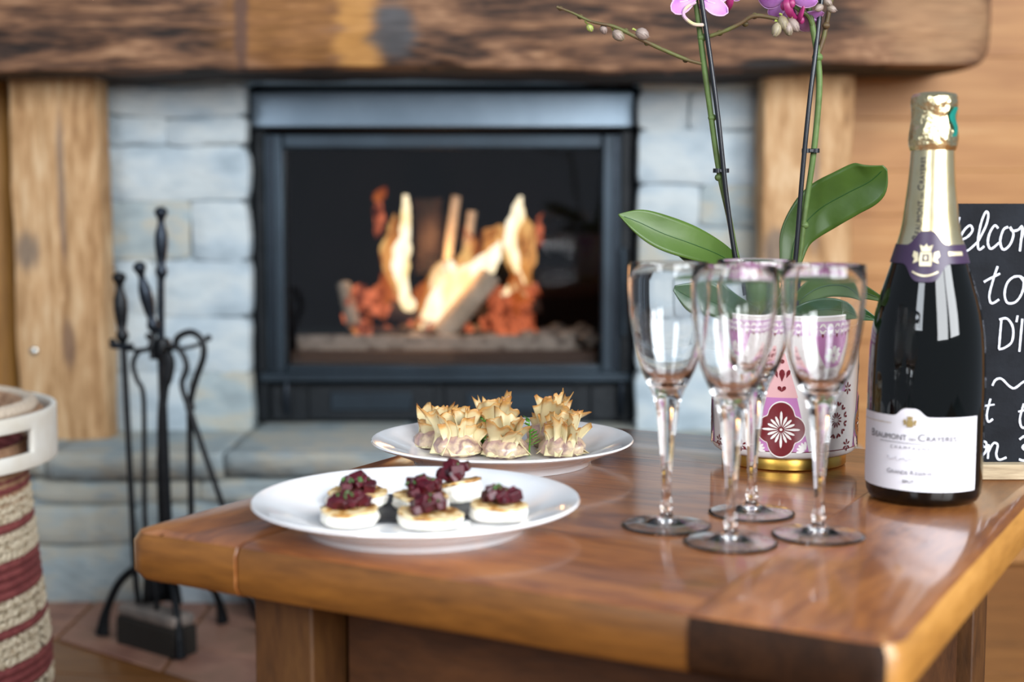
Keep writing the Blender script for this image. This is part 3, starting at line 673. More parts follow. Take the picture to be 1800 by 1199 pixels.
mb = MB(); mb.tube(smoothpts([tp(290, 606, -.01), tp(312, 612, -.012), tp(324, 628, -.012), tp(328, 648, -.012), tp(320, 672, -.012), tp(324, 695, -.012), tp(334, 722, -.012), tp(352, 775, -.012), tp(390, 885, -.012), tp(425, 990, -.012)], 6), 0.0045, 8); build('arm', mb, M['wrought'], t3)
mb = MB(); mb.ball(tp(334, 716, -.006), (0.008, 0.009, 0.008), 10); build('rivet', mb, M['wrought'], t3)
t4 = thing('ash_shovel', tp(291, 1060, -0.03), 'flat black fire shovel hanging in the middle of the stand', 'shovel')
mb = MB(); mb.tube(smoothpts([tp(288, 618, -.03), tp(297, 640, -.03), tp(288, 690, -.03), tp(284, 760, -.03), tp(287, 900, -.03), tp(290, 960, -.03)], 5), [0.0055, *[0.0095]*8, *[0.0070]*8, *[0.0085]*9], 8, flat=0.6); build('shaft', mb, M['wrought'], t4)
mb = MB(); q = tp(291, 985, -.03)
mb.grid(lambda u, v: q + Vector(((u-0.5)*(0.04+0.02*v), -0.02 + 0.016*abs(u-0.5)*-2 + 0.01*v, 0.03-0.09*v)), 8, 6); build('blade', mb, M['wrought'], t4, solid=0.002)
mb = MB(); mb.tube([tp(267, 600, -.02), tp(267, 632, -.02)], 0.0035, 8); build('hook_pin', mb, M['wrought'], ts)
t5 = thing('coal_scuttle', onz(455, 1100, 0), 'dark blue-black metal scuttle on the hearth tiles, mostly hidden by the table leg', 'scuttle')
mb = MB(); mb.lathe([(0.055, 0.003), (0.06, 0.02), (0.078, 0.10), (0.08, 0.104), (0.076, 0.10), (0.056, 0.02), (0.001, 0.008)], 24, (0.0,0.0,0)); build('pan', mb, mat('blued_iron', '#1d2530', 0.4, metal=0.5), t5, local=True)
mb = MB(); mb.tube([Vector((0.078*math.cos(a), 0, 0.1+0.05*math.sin(a))) for a in [math.pi*i/12 for i in range(13)]], 0.003, 8); build('handle', mb, M['wrought'], t5, local=True)
t5.location = onz(458, 1098, 0) + Vector((0.035, 0.04, 0))

# ------------------------------------------------------------------ woven basket
BR = 0.185; by = 1.70; bxc = ony(94, 700, by).x - BR - 0.020
BZ = 0.425
bk = thing('woven_basket', (bxc, by, 0), 'round woven basket striped maroon and jute with a white slotted handle band', 'basket')
nb = 34; ch = (BZ-0.05)/nb
pat = 'MMJJMJJMMMJJMJJMMMJJMMJJMM'
pat = ('MMMMMJJJMJJJMMMMJJJMJJJMMMJJMJJMMMJJJ'[:34])[::-1]
for i in range(nb):
    z = 0.008 + ch*(i+0.5); mb = MB(); seg = 96 if pat[i] == 'J' else 56
    r0 = BR - 0.030 + 0.024*min(1, (1-i/nb)*1.4)**1.2
    jute = pat[i] == 'J'
    P = [Vector((r0*math.cos(2*math.pi*k/seg), r0*math.sin(2*math.pi*k/seg), z)) for k in range(seg)]
    if jute:   # two twisted plies
        for ph in (0, math.pi):
            Q = []
            for k in range(seg*2):
                a = 2*math.pi*k/(seg*2); tw = a*44 + ph; rr = r0 + 0.0030*math.cos(tw)
                Q.append(Vector((rr*math.cos(a), rr*math.sin(a), z + 0.0030*math.sin(tw))))
            mb.tube(Q, 0.0043, 6, closed=True, cap=False)
    else: mb.tube(P, 0.0062, 8, closed=True, cap=False)
    build('coil', mb, M['jute'] if jute else M['maroon'], bk, local=True)
mb = MB(); mb.lathe([(BR-0.03, 0.01), (BR-0.025, BZ-0.04), (BR-0.022, BZ-0.04), (BR-0.02, 0.005), (0.001, 0.003), (0.001, 0.008), (BR-0.03, 0.01)], 48); build('lining', mb, M['innercord'], bk, local=True)
for i, (r_, z_) in enumerate(((BR-0.008, BZ-0.012), (BR-0.018, BZ+0.002), (BR-0.031, BZ-0.002), (BR-0.040, BZ-0.012))):
    mb = MB(); mb.tube([Vector((r_*math.cos(2*math.pi*k/64), r_*math.sin(2*math.pi*k/64), z_)) for k in range(64)], 0.0095, 8, closed=True, cap=False)
    build('rim_cord', mb, M['innercord'] if i != 1 else mat('pale_cord', '#c9b8a4', 0.9, bump=0.8, bscale=180), bk, local=True)
# white band with slots facing out (front and back right)
mb = MB(); r1 = BR+0.010; zt, zb2 = BZ+0.002, BZ-0.062
NA = 144
def slot(a, z):
    deg = math.degrees(a) % 360
    for c_ in (285, 330, 60, 150, 225):
        if abs((deg-c_+180) % 360-180) < 16.5 and zb2+0.019 < z < zt-0.018: return True
    return False
lv = [zb2, zb2+0.010, zb2+0.019, zb2+0.027, zb2+0.036, zt-0.018, zt-0.009, zt]
V = [Vector((r1*math.cos(2*math.pi*i/NA), r1*math.sin(2*math.pi*i/NA), z)) for z in lv for i in range(NA)]; Fc = []
for j in range(len(lv)-1):
    for i in range(NA):
        a = 2*math.pi*(i+0.5)/NA; zz = (lv[j]+lv[j+1])/2
        if not slot(a, zz): Fc.append((j*NA+i, j*NA+(i+1) % NA, (j+1)*NA+(i+1) % NA, (j+1)*NA+i))
mb.add(V, Fc); build('handle_band', mb, M['whiteband'], bk, local=True, solid=0.007, bevel=0.0015)

# ------------------------------------------------------------------ coffee table
TF = Vector((-0.269, 0.996, 0)); 
a_ = onz(218, 930, TOP); b_ = onz(1585, 1136, TOP)
TF = Vector((a_.x, a_.y, 0)); U = Vector((b_.x-a_.x, b_.y-a_.y, 0)); TW = U.length; U.normalize(); V_ = Vector((-U.y, U.x, 0)); TD = 0.575; TT = 0.037
ang_t = math.atan2(U.y, U.x)
tb = thing('coffee_table', (TF.x, TF.y, 0), 'varnished brown wooden coffee table with a thick top and closed sides', 'table', rz=ang_t)
def tbox(name, u0, u1, v0, v1, z0, z1, m, bev=0.0, parent=tb, seg=3):
    mb = MB(); mb.box(((u0+u1)/2, (v0+v1)/2, (z0+z1)/2), (u1-u0, v1-v0, z1-z0)); return build(name, mb, m, parent, local=True, bevel=bev, bseg=seg)
def hull_slab(name, u0, u1, v0, v1, m, rl, rr, rf=True):
    """thick board, edges rounded on the sides given, plan corners rounded where it is a table corner"""
    nu = 14; mb = MB(); rad = 0.009
    out = []
    def corner(cu, cv, r, a0, a1, n):
        for i in range(n+1):
            a = math.radians(a0+(a1-a0)*i/n); out.append((cu+r*math.cos(a), cv+r*math.sin(a)))
    e = 0.0003
    corner(u0+(0.016 if rl else e), v0+(0.016 if rl else e), 0.016 if rl else e, 180, 270, 6 if rl else 1)
    if not rl and not rr:
        pass
    for i in range(1, 10):
        t = i/10; uu = u0+0.02+(u1-u0-0.04)*t; out.append((uu, v0 + 0.0018*nz(uu*9, 1.5, 0)))
    corner(u1-(0.016 if rr else e), v0+(0.016 if rr else e), 0.016 if rr else e, 270, 360, 6 if rr else 1)
    corner(u1-(0.016 if rr else e), v1-(0.016 if rr else e), 0.016 if rr else e, 0, 90, 6 if rr else 1)
    corner(u0+(0.016 if rl else e), v1-(0.016 if rl else e), 0.016 if rl else e, 90, 180, 6 if rl else 1)
    n = len(out); cu = (u0+u1)/2; cv = (v0+v1)/2
    rows = []
    for j, (ins, z) in enumerate([(0.009, TOP-TT), (0.0035, TOP-TT+0.0025), (0, TOP-TT+0.008), (0, TOP-0.008), (0.0028, TOP-0.0022), (0.009, TOP)]):
        for (p, q) in out:
            pu = p; pv = q
            # inset only towards free edges
            if q < v0+0.03: pv = q+ins*(1 if True else 0)
            if q > v1-0.03: pv = q-ins
            if rl and p < u0+0.03: pu = p+ins
            if rr and p > u1-0.03: pu = p-ins
            rows.append(Vector((pu, pv, z)))
    Fc = []
    for j in range(5):
        for i in range(n): Fc.append((j*n+i, j*n+(i+1) % n, (j+1)*n+(i+1) % n, (j+1)*n+i))
    Fc.append(tuple(range(n))); Fc.append(tuple(range(5*n, 6*n)))
    mb.add(rows, Fc)
    # edge faces: front end grain = 1, outer side = 2
    for q in range(len(mb.f)-2):
        j, i = divmod(q, n)
        p0, p1 = out[i], out[(i+1) % n]
        if j < 4:
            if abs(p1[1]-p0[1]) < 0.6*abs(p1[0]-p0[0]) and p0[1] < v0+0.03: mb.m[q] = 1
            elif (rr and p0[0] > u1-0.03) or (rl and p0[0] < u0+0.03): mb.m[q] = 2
    return build(name, mb, [m, M['endgrain'] if rr else M['edge'], M['edge_lit']], tb, local=True, angle=35)
uL = 0.0985; uR = TW-0.118
hull_slab('end_board', 0, uL, 0, TD, M['table_end'], True, False)
eb = hull_slab('end_board', uR, TW, 0, TD, M['table_end'], False, True)
mb = MB(); mb.box((uL+0.0008, TD/2, TOP-TT/2-0.0002), (0.0022, TD-0.016, TT-0.006)); build('joint_strip', mb, M['filler'], tb, local=True)
vb = [0.0, 0.145, 0.29, 0.43, TD]
for i in range(4):
    mb = MB(); v0, v1 = vb[i], vb[i+1]
    if i in (0,):
        prof = [(v1, TOP-TT), (v0+0.009, TOP-TT), (v0+0.003, TOP-TT+0.0025), (v0, TOP-TT+0.008), (v0, TOP-0.008), (v0+0.0028, TOP-0.0022), (v0+0.009, TOP), (v1-0.0002, TOP)]
    elif i == 3:
        prof = [(v0, TOP-TT), (v0+0.0002, TOP), (v1-0.009, TOP), (v1-0.003, TOP-0.0022), (v1, TOP-0.008), (v1, TOP-TT+0.008), (v1-0.009, TOP-TT)][::-1]
    else: prof = [(v1, TOP-TT), (v0, TOP-TT), (v0+0.0002, TOP), (v1-0.0002, TOP)]
    n = 12; P = []
    for k in range(n+1):
        uu = uL+0.002 + (uR-uL-0.0025)*k/n
        for (v, z) in prof:
            dv = 0.002*nz(uu*11, 2.5, 0) if (i == 0 and v < 0.02) else 0
            P.append(Vector((uu, v+dv, z)))
    m_ = len(prof); Fc = [(k*m_+j, k*m_+(j+1) % m_, (k+1)*m_+(j+1) % m_, (k+1)*m_+j) for k in range(n) for j in range(m_)]
    Fc += [tuple(range(m_)), tuple(range(n*m_, n*m_+m_))]
    mb.add(P, Fc)
    if i == 0:
        for q in range(n*m_):
            if q % m_ in (1, 2, 3, 4): mb.m[q] = 1
    build('plank', mb, [M['table'], M['edge']], tb, local=True, angle=35)
# frame: legs and recessed panels
la, lb = 0.085, TW-0.050
for (u0, v0) in ((la, 0.035), (lb-0.05, 0.035), (la, TD-0.115), (lb-0.05, TD-0.115)):
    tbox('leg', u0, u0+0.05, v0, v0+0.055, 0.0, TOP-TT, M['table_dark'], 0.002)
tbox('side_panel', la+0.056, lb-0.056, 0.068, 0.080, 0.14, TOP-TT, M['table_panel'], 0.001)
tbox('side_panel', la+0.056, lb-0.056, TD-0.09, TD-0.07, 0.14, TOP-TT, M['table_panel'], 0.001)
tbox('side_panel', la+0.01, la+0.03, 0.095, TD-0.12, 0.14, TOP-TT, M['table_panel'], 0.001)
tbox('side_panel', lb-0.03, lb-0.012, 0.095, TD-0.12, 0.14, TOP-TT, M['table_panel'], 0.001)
# ------------------------------------------------------------------ plates
PR = 0.1145
PROF0 = [(0.0, 0.0035), (0.071, 0.0035), (0.0725, 0.0), (0.0755, 0.0), (0.0775, 0.0045), (0.090, 0.0090), (0.106, 0.0150), (0.1128, 0.0172), (0.1145, 0.0185), (0.1138, 0.0198), (0.1118, 0.0196), (0.104, 0.0172), (0.090, 0.0122), (0.080, 0.0085), (0.073, 0.0066), (0.060, 0.0060), (0.0, 0.0058)]
PROF = [(r*1.02 if 0.07 < r < 0.08 else r, z if z < 0.004 else 0.004+(z-0.004)*(0.0160/0.0147)) for r, z in PROF0]
def plate(px, py, label):
    # py: pixel row of the rim ellipse centre
    p = onz(px, py, TOP+0.0202)
    mb = MB(); mb.lathe(PROF, 96)
    o = build('plate', mb, M['plate'], None, local=True, angle=60, label=label, category='plate', group='white dinner plates')
    o.location = (p.x, p.y, TOP+0.0002); return o
p1 = plate(732, 876, 'round white porcelain plate holding the beetroot canapes, nearest the table corner')
p2 = plate(883, 771, 'round white porcelain plate holding the golden pastry purses, at the far edge')
ZP = TOP + 0.0062

# liner and canapes
lc = onz(715, 893, ZP)
mb = MB(); out = []
for i in range(28):
    a = 2*math.pi*i/28; rr = 1 + 0.06*math.sin(3*a+1) + 0.04*math.sin(5*a)
    out.append(Vector((0.068*math.cos(a)*rr, 0.050*math.sin(a)*rr, 0)))
mb.add([Vector((0,0,0.0010))] + [p+Vector((0,0,0.0010)) for p in out] + [p for p in out], [(0, 1+i, 1+(i+1) % 28) for i in range(28)] + [(1+i, 29+i, 29+(i+1) % 28, 1+(i+1) % 28) for i in range(28)] + [tuple(range(56, 28, -1))])
o = build('plate_liner', mb, M['liner'], None, local=True, label='flat black liner lying in the front plate under the canapes', category='liner'); o.location = (lc.x, lc.y, TOP+0.0069)
ZC = TOP + 0.0080
def canape(px, py, rad, ht_, beetn, tall, label, seed, bs=0.0085, bdx=0.0):
    p = onz(px, py, ZC); t = thing('beetroot_canape', (p.x, p.y, ZC), label, 'canape', 'beetroot canapes on the front plate'); r = random.Random(seed)
    ta, tb_ = r.uniform(-.10, .10), r.uniform(-.06, .06)
    mb = MB()
    def fn(u, v):
        a = 2*math.pi*u; pr = [(0.0, 0), (0.93, 0), (1.0, 0.25), (1.0, 0.8), (0.94, 1.0), (0.0, 1.0)]
        k = v*5; i = min(4, int(k)); f = k-i; rr = pr[i][0]+(pr[i+1][0]-pr[i][0])*f; zz = pr[i][1]+(pr[i+1][1]-pr[i][1])*f
        rr *= 1+0.16*nz(math.cos(a)*1.5+seed, math.sin(a)*1.5, zz)+0.05*nz(math.cos(a)*6+seed, math.sin(a)*6, zz*4); zz *= 1 + (ta*math.cos(a)+tb_*math.sin(a))*3; return Vector((rad*rr*math.cos(a), rad*rr*math.sin(a), ht_*zz))
    mb.grid(fn, 32, 15, wrapu=True); build('cheese_round', mb, M['cheese'], t, local=True, weld=True)
    mb = MB()
    mb.lathe([(0.001, ht_+0.0002), (rad*0.95, ht_+0.0002), (rad*1.0, ht_+0.0008), (rad*0.99, ht_+0.0022), (rad*0.9, ht_+0.0024), (0.001, ht_+0.0022)], 28)
    for i in range(len(mb.v)): q = mb.v[i]; aq = math.atan2(q.y, q.x); k = 1+0.16*nz(math.cos(aq)*1.5+seed, math.sin(aq)*1.5, 1); mb.v[i] = Vector((q.x*k, q.y*k, q.z+0.0016*nz(q.x*120, q.y*120, seed)+3*ht_*(ta*q.x+tb_*q.y)/rad))
    build('toast_slice', mb, M['toast'], t, local=True)
    z0 = ht_+0.003
    for i in range(beetn):
        lay = i/beetn; a = r.uniform(0, 6.28); rr = rad*0.74*math.sqrt(r.random())*(1-0.7*lay); s_ = bs*r.uniform(0.9, 1.4)
        mb = MB(); Mx = Euler((r.uniform(-.5,.5), r.uniform(-.5,.5), r.uniform(0, 3))).to_matrix()
        mb.box((bdx+rr*math.cos(a), rr*math.sin(a)*0.9, z0 + s_*0.35 + tall*lay), (s_, s_*r.uniform(.7,1), s_*r.uniform(.6,.9)), Mx)
        build('beetroot_cube', mb, M['beet'], t, local=True, bevel=0.0009, smooth=True)
    mb = MB()
    for i in range(16):
        a = r.uniform(0, 6.28); rr = rad*0.6*r.random(); lay = r.uniform(0.25, 1.05); c_ = Vector((bdx+rr*math.cos(a)*(1.2-lay*0.6), -abs(rr*math.sin(a))*0.6*(1.2-lay*0.6), z0+0.005+tall*lay*(1-rr/rad*0.6)+0.002))
        s_ = r.uniform(0.0012, 0.0026); Mx = Euler((r.uniform(0,3), r.uniform(0,3), r.uniform(0,3))).to_matrix()
        mb.ball(c_, (s_, s_*0.7, s_*0.35), 6, Mx)
    build('chopped_herb', mb, M['herb'], t, local=True, kind='stuff')
canape(628, 886, 0.0220, 0.0075, 14, 0.0035, 'beetroot canape at the back left of the plate, partly behind another', 11, 0.0080)
canape(615, 917, 0.0205, 0.0075, 14, 0.0030, 'beetroot canape at the front left of the plate', 12, 0.0085)
canape(742, 893, 0.0195, 0.0075, 18, 0.0065, 'beetroot canape in the middle of the plate, just behind the front one', 13, 0.0080)
canape(757, 921, 0.0220, 0.0060, 16, 0.0055, 'beetroot canape at the front centre with a golden toast edge', 14, 0.0075)
canape(806, 877, 0.0165, 0.0110, 14, 0.0085, 'tallest beetroot canape, at the back of the front plate', 15, 0.0078, -0.003)
canape(877, 909, 0.0205, 0.0075, 13, 0.0050, 'beetroot canape at the right of the plate, set apart from the others', 16, 0.0078)

# phyllo purses
ZQ = TOP + 0.0066
def purse(px, py, h, wd, label, seed, lean=(0,0), npet=9):
    p = onz(px, py, ZQ); t = thing('phyllo_purse', (p.x, p.y, ZQ), label, 'pastry', 'pastry purses on the far plate'); r = random.Random(seed)
    mb = MB(); ph = h*0.42
    def fn(u, v):
        a = 2*math.pi*u
        pr = [(0.0, 0.0), (0.75, 0.0), (1.0, 0.22), (1.0, 0.5), (0.8, 0.8), (0.42, 1.05), (0.30, 1.3)]
        k = v*6; i = min(5, int(k)); f = k-i; rr = pr[i][0]+(pr[i+1][0]-pr[i][0])*f; zz = pr[i][1]+(pr[i+1][1]-pr[i][1])*f
        rr *= 1 + 0.07*math.sin(a*9+seed)*min(1, zz*1.2) + 0.10*nz(math.cos(a)*1.8+seed, math.sin(a)*1.8, zz*2)
        return Vector((wd*rr*math.cos(a)+lean[0]*zz*.3, wd*rr*math.sin(a), ph*zz))
    mb.grid(fn, 48, 18, wrapu=True); build('pouch', mb, M['wrapfill'], t, local=True)
    for k in range(npet):
        inner = k >= npet*0.6
        a0 = 2*math.pi*k/(npet*0.6) + r.uniform(-.35, .35) if not inner else 2*math.pi*k/(npet*0.4) + r.uniform(-.4, .4)
        hh = 0.93*h*(r.uniform(0.55, 1.0) if not inner else r.uniform(0.82, 1.04)); rl = r.uniform(-.45, .45); wid = r.uniform(0.022, 0.034)*(1 if not inner else 0.75)
        out_ = r.choice([0.1, 0.5, 0.9, 1.6]) if not inner else r.uniform(0.2, 0.6); tw = r.uniform(-.5, .5); cup = r.uniform(-0.4, 1.0); sd = r.uniform(0, 99); ti = r.uniform(-0.2, 0.2)
        mb = MB(); vals = []; nu, nv = 14, 12
        def fn(u, v):
            s_ = (u-0.5)*2; tooth = 1 - (0.18*abs(nz(u*2.6+sd, 3, 1)) + 0.10*abs(nz(u*11+sd, 8, 1)))*1.7*v**3 - ti*s_*v - 0.04*s_*s_*v
            vv = v*tooth
            if inner: rad = wd*(0.30+0.15*vv) + out_*0.006*vv**2; z0 = h*0.35
            else: rad = wd*(0.98 - 0.55*math.sin(min(1, vv*1.7)*math.pi/2)) + out_*0.014*max(0, vv-0.45)**1.2*1.8; z0 = h*0.06
            zz = z0 + (hh-z0)*vv; ww = wid*(0.60+0.40*vv)
            fold = 0.0024*math.sin(s_*4+sd)*(0.3+vv) + cup*0.0035*s_*s_
            aa = a0 + tw*vv*0.7; tang = Vector((-math.sin(aa), math.cos(aa), 0)); rad_ = Vector((math.cos(aa), math.sin(aa), 0))
            vals.append(max(0, min(1.2, 0.72*v**4.5 + 0.25*vv*abs(s_)**3 + 0.22*nz(u*3+sd, v*4, 2))))
            return rad_*(rad+fold) + tang*(s_*ww*0.55 + rl*0.4*(zz-z0)) + Vector((lean[0]*zz/h, lean[1]*zz/h, zz - rl*0.4*s_*ww*0.5*vv))
        mb.grid(fn, nu, nv)
        o = build('pastry_sheet', mb, M['phyllo'], t, local=True, solid=0.0006, angle=80)
        at = o.data.attributes.new('brown', 'FLOAT', 'POINT')
        for i, vv in enumerate(vals): at.data[i].value = vv
purse(765, 786, 0.040, 0.0200, 'pastry purse at the far left of the plate with a bare purple side', 21, (0.006, 0))
purse(805, 799, 0.045, 0.0210, 'pastry purse at the front left with broad pale sheets', 22, (0, 0))
purse(866, 779, 0.051, 0.0190, 'pastry purse at the back centre, its tip toasted', 23, (0, 0))
purse(888, 802, 0.041, 0.0195, 'pastry purse at the front centre between the parsley sprigs', 24, (0.001, 0))
purse(966, 783, 0.054, 0.0195, 'tallest pastry purse, at the back right of the plate', 25, (0.0, 0))
purse(987, 800, 0.042, 0.0200, 'pastry purse at the front right with a sheet flaring outward', 26, (0.004, 0), 13)
def parsley(px, py, h, label, seed):
    p = onz(px, py, ZQ); t = thing('parsley_sprig', (p.x, p.y, ZQ), label, 'herb', 'parsley sprigs among the purses'); r = random.Random(seed)
    mb = MB(); mb.tube([(0,0,0), (0.001,0,h*0.5), (0,0,h*0.9)], [0.0008,0.0007,0.0004], 6); build('stem', mb, M['parsley'], t, local=True)
    for i in range(9):
        f = i/8; a = r.uniform(0, 6.28); L_ = 0.010*(1-0.35*f); mb = MB(); base_ = Vector((0,0,h*(0.25+0.7*f)))
        d = Vector((math.cos(a), math.sin(a)*0.7, 0.5)); s_ = d.cross(Vector((0,0,1))).normalized()
        pts = [(0,0),(0.35,0.35),(0.45,0.18),(0.7,0.42),(0.75,0.2),(1.0,0.0),(0.75,-0.2),(0.7,-0.42),(0.45,-0.18),(0.35,-0.35)]
        mb.add([base_ + d*(x_*L_) + s_*(y_*L_) + Vector((0,-0.001*abs(y_)*3,0)) for x_, y_ in pts], [tuple(range(10))]); build('leaflet', mb, M['parsley'], t, local=True, solid=0.0003)
parsley(846, 795, 0.020, 'small parsley sprig in the gap left of the front centre purse', 1)
parsley(930, 801, 0.034, 'upright parsley sprig right of the front centre purse', 2)
parsley(848, 786, 0.026, 'parsley leaf tucked behind the front centre purse', 3)

# ------------------------------------------------------------------ champagne flutes
GP_OUT = [(0.0, 0.0040), (0.006, 0.0036), (0.013, 0.0026), (0.022, 0.0014), (0.0285, 0.0003), (0.0308, 0.0), (0.0315, 0.0005), (0.0311, 0.0011), (0.0290, 0.0015), (0.0225, 0.0025), (0.013, 0.0041), (0.0062, 0.0066), (0.0040, 0.0092), (0.0036, 0.0115), (0.0046, 0.0135), (0.0044, 0.0155), (0.0033, 0.0175), (0.0031, 0.026), (0.0036, 0.038), (0.0045, 0.050), (0.0060, 0.066), (0.0076, 0.080), (0.0094, 0.0905), (0.0118, 0.0965), (0.0150, 0.1025), (0.0185, 0.1100), (0.0222, 0.1210), (0.0252, 0.1350), (0.0272, 0.1500), (0.0281, 0.1640), (0.0281, 0.1740), (0.0276, 0.1842), (0.0273, 0.1850)]
GP_IN = [(0.0268, 0.1846), (0.0271, 0.1740), (0.0271, 0.1640), (0.0262, 0.1500), (0.0242, 0.1350), (0.0211, 0.1215), (0.0172, 0.1115), (0.0130, 0.1050), (0.0085, 0.1010), (0.0040, 0.0992), (0.0, 0.0988)]
def flute(px, py, label):
    p = onz(px, py, TOP)
    t = thing('champagne_flute', (p.x, p.y, TOP+0.0003), label, 'glass', 'empty champagne flutes')
    mb = MB(); mb.lathe(GP_OUT + GP_IN, 72); build('glass_body', mb, M['glass'], t, local=True, angle=70)
flute(1171, 925, 'empty champagne flute furthest left of the four')
flute(1284, 955, 'empty champagne flute standing nearest the camera, second from left')
flute(1321, 903, 'empty champagne flute standing behind the other three, nearest the orchid pot')
flute(1438, 942, 'empty champagne flute nearest the bottle, furthest right of the four')

# ------------------------------------------------------------------ champagne bottle
bp_ = onz(1622, 874, TOP); b0 = Vector((bp_.x, bp_.y, TOP+0.0003))
face = math.atan2(-b0.y, -b0.x)     # direction towards the camera
bo = thing('champagne_bottle', b0, 'dark green champagne bottle with gold foil neck and white label', 'bottle')
bo.scale = (0.985, 0.985, 0.988)
BP = [(0.0, 0.006), (0.030, 0.002), (0.0375, 0.0), (0.0415, 0.002), (0.0436, 0.007), (0.0441, 0.016), (0.0441, 0.088), (0.0438, 0.102), (0.0431, 0.118), (0.0418, 0.132), (0.0396, 0.145), (0.0366, 0.157), (0.0335, 0.167), (0.0300, 0.178), (0.0270, 0.188), (0.0243, 0.197), (0.0221, 0.205), (0.0204, 0.214), (0.0190, 0.226), (0.0174, 0.240), (0.0163, 0.252), (0.0157, 0.264), (0.0155, 0.270), (0.0155, 0.300), (0.0, 0.301)]
def brad(z, pad=0.0):
    for (r0, z0), (r1, z1) in zip(BP[4:], BP[5:]):
        if z0 <= z <= z1: return r0+(r1-r0)*(z-z0)/(z1-z0) + pad
    return BP[-2][0]+pad
mb = MB(); mb.lathe(BP, 72); build('bottle_glass', mb, M['bottleglass'], bo, local=True, angle=60)
def onb(a, z, pad):   # a = angle from the direction of the camera, positive to the right
    r = brad(z, pad); return Vector((r*math.cos(face+a), r*math.sin(face+a), z))
mb = MB(); fz = [0.197+0.0030*i for i in range(20)]
mb.lathe([(brad(z, 0.0007), z) for z in fz] + [(0.0161, 0.2705)], 64); foil = build('neck_foil', mb, M['foil'], bo, local=True)
mb = MB()
def fn(u, v):
    a = 2*math.pi*u; pr = [(0.0163, 0.268), (0.0178, 0.2715), (0.0184, 0.276), (0.0180, 0.281), (0.0170, 0.286), (0.0167, 0.293), (0.0168, 0.299), (0.0174, 0.304), (0.0172, 0.308), (0.0155, 0.3105), (0.010, 0.3118), (0.0, 0.3122)]
    k = v*11; i = min(10, int(k)); f = k-i; r = pr[i][0]+(pr[i+1][0]-pr[i][0])*f; z = pr[i][1]+(pr[i+1][1]-pr[i][1])*f
    r *= 1 + (0.028*nz(math.cos(a)*3, math.sin(a)*3, z*120) + 0.02*abs(math.sin(a*5+z*200)))*(1 if v < 0.85 else 0.3)
    return Vector((r*math.cos(a), r*math.sin(a), z))
mb.grid(fn, 60, 44, wrapu=True); cap_ = build('cork_foil_cap', mb, M['foilc'], bo, local=True, angle=30)
def decal(fnshape, pad, m, name, parent, nu=24, nv=4):
    mb = MB(); mb.grid(fnshape, nu, nv); return build(name, mb, m, parent, local=True)
mb = MB(); mb.grid(lambda u, v: Vector(((0.0186)*math.cos(face+0.80+0.35*u+0.15*math.sin(v*7)), (0.0186)*math.sin(face+0.80+0.35*u+0.15*math.sin(v*7)), 0.278+0.022*v)), 6, 10); build('teal_mark', mb, M['teal'], cap_, local=True)
# purple neck label with an arched centre
CA = -0.10
def nk(u, v):
    a = -math.pi + 2*math.pi*u; da = a-CA; w_ = math.exp(-(da/0.42)**4)
    lo = 0.1830 - 0.0135*w_; hi = 0.1970 + 0.0105*w_; z = lo+(hi-lo)*v; return onb(a, z, 0.0013)
neck = decal(nk, 0, M['purple'], 'neck_label', bo, 120, 8)
def patch(poly, pad, m, name, parent, wrap=onb):
    """flat polygon (s = arc metres, z) laid onto the bottle, triangulated"""
    mb = MB(); mb.add([wrap(*p, pad) for p in poly], [tuple(range(len(poly)))]); return build(name, mb, m, parent, local=True, smooth=False)
def crest(ca, cz, s, pad, m, parent):
    mb = MB(); 
    def q(x, z): z_ = cz+z*s; return onb(ca + x*s/brad(z_), z_, pad)
    shapes = [[(-.45,-.9),(.45,-.9),(.5,-.3),(.42,.25),(-.42,.25),(-.5,-.3)],          # shield
              [(-.35,.3),(.35,.3),(.5,.85),(.2,.6),(0,.95),(-.2,.6),(-.5,.85)],           # crown
              [(-.55,-.5),(-.6,.2),(-.95,.35),(-1.05,-.1),(-.85,-.3),(-1.0,-.7)], [(.55,-.5),(1.0,-.7),(.85,-.3),(1.05,-.1),(.95,.35),(.6,.2)]]
    for sh in shapes:
        n0 = len(mb.v); cx_ = sum(p[0] for p in sh)/len(sh); cz_ = sum(p[1] for p in sh)/len(sh)
        mb.add([q(cx_, cz_)] + [q(*p) for p in sh], [(0, 1+i, 1+(i+1) % len(sh)) for i in range(len(sh))])
    return build('crest', mb, m, parent, local=True, smooth=False), q
cr_, q = crest(CA, 0.1895, 0.0090, 0.0021, M['cream'], neck)
mb = MB(); mb.add([onb(CA+x_*0.009/0.026, 0.1895+z_*0.009, 0.0026) for x_, z_ in ((-.22,-.5),(.22,-.5),(.22,.05),(-.22,.05))], [(0,1,2,3)]); build('crest_shield', mb, M['purple'], cr_, local=True)
mb = MB(); mb.add([onb(CA+x_*0.009/0.026, 0.1895+z_*0.009, 0.0030) for x_, z_ in ((-.10,-.4),(.10,-.4),(.10,-.05),(-.10,-.05))], [(0,1,2,3)]); build('crest_mark', mb, M['cream'], cr_, local=True)
mb = MB(); mb.grid(lambda u, v: onb(0.50+0.5*u, 0.1890+0.003*v, 0.0018), 8, 1); build('neck_lettering', mb, M['cream'], neck, local=True)
mb = MB(); mb.grid(lambda u, v: onb(CA-0.3+0.6*u, 0.1745+0.0014*v-0.003*math.sin(math.pi*u)+.002, 0.0019), 10, 1); build('neck_lettering', mb, M['cream'], neck, local=True)
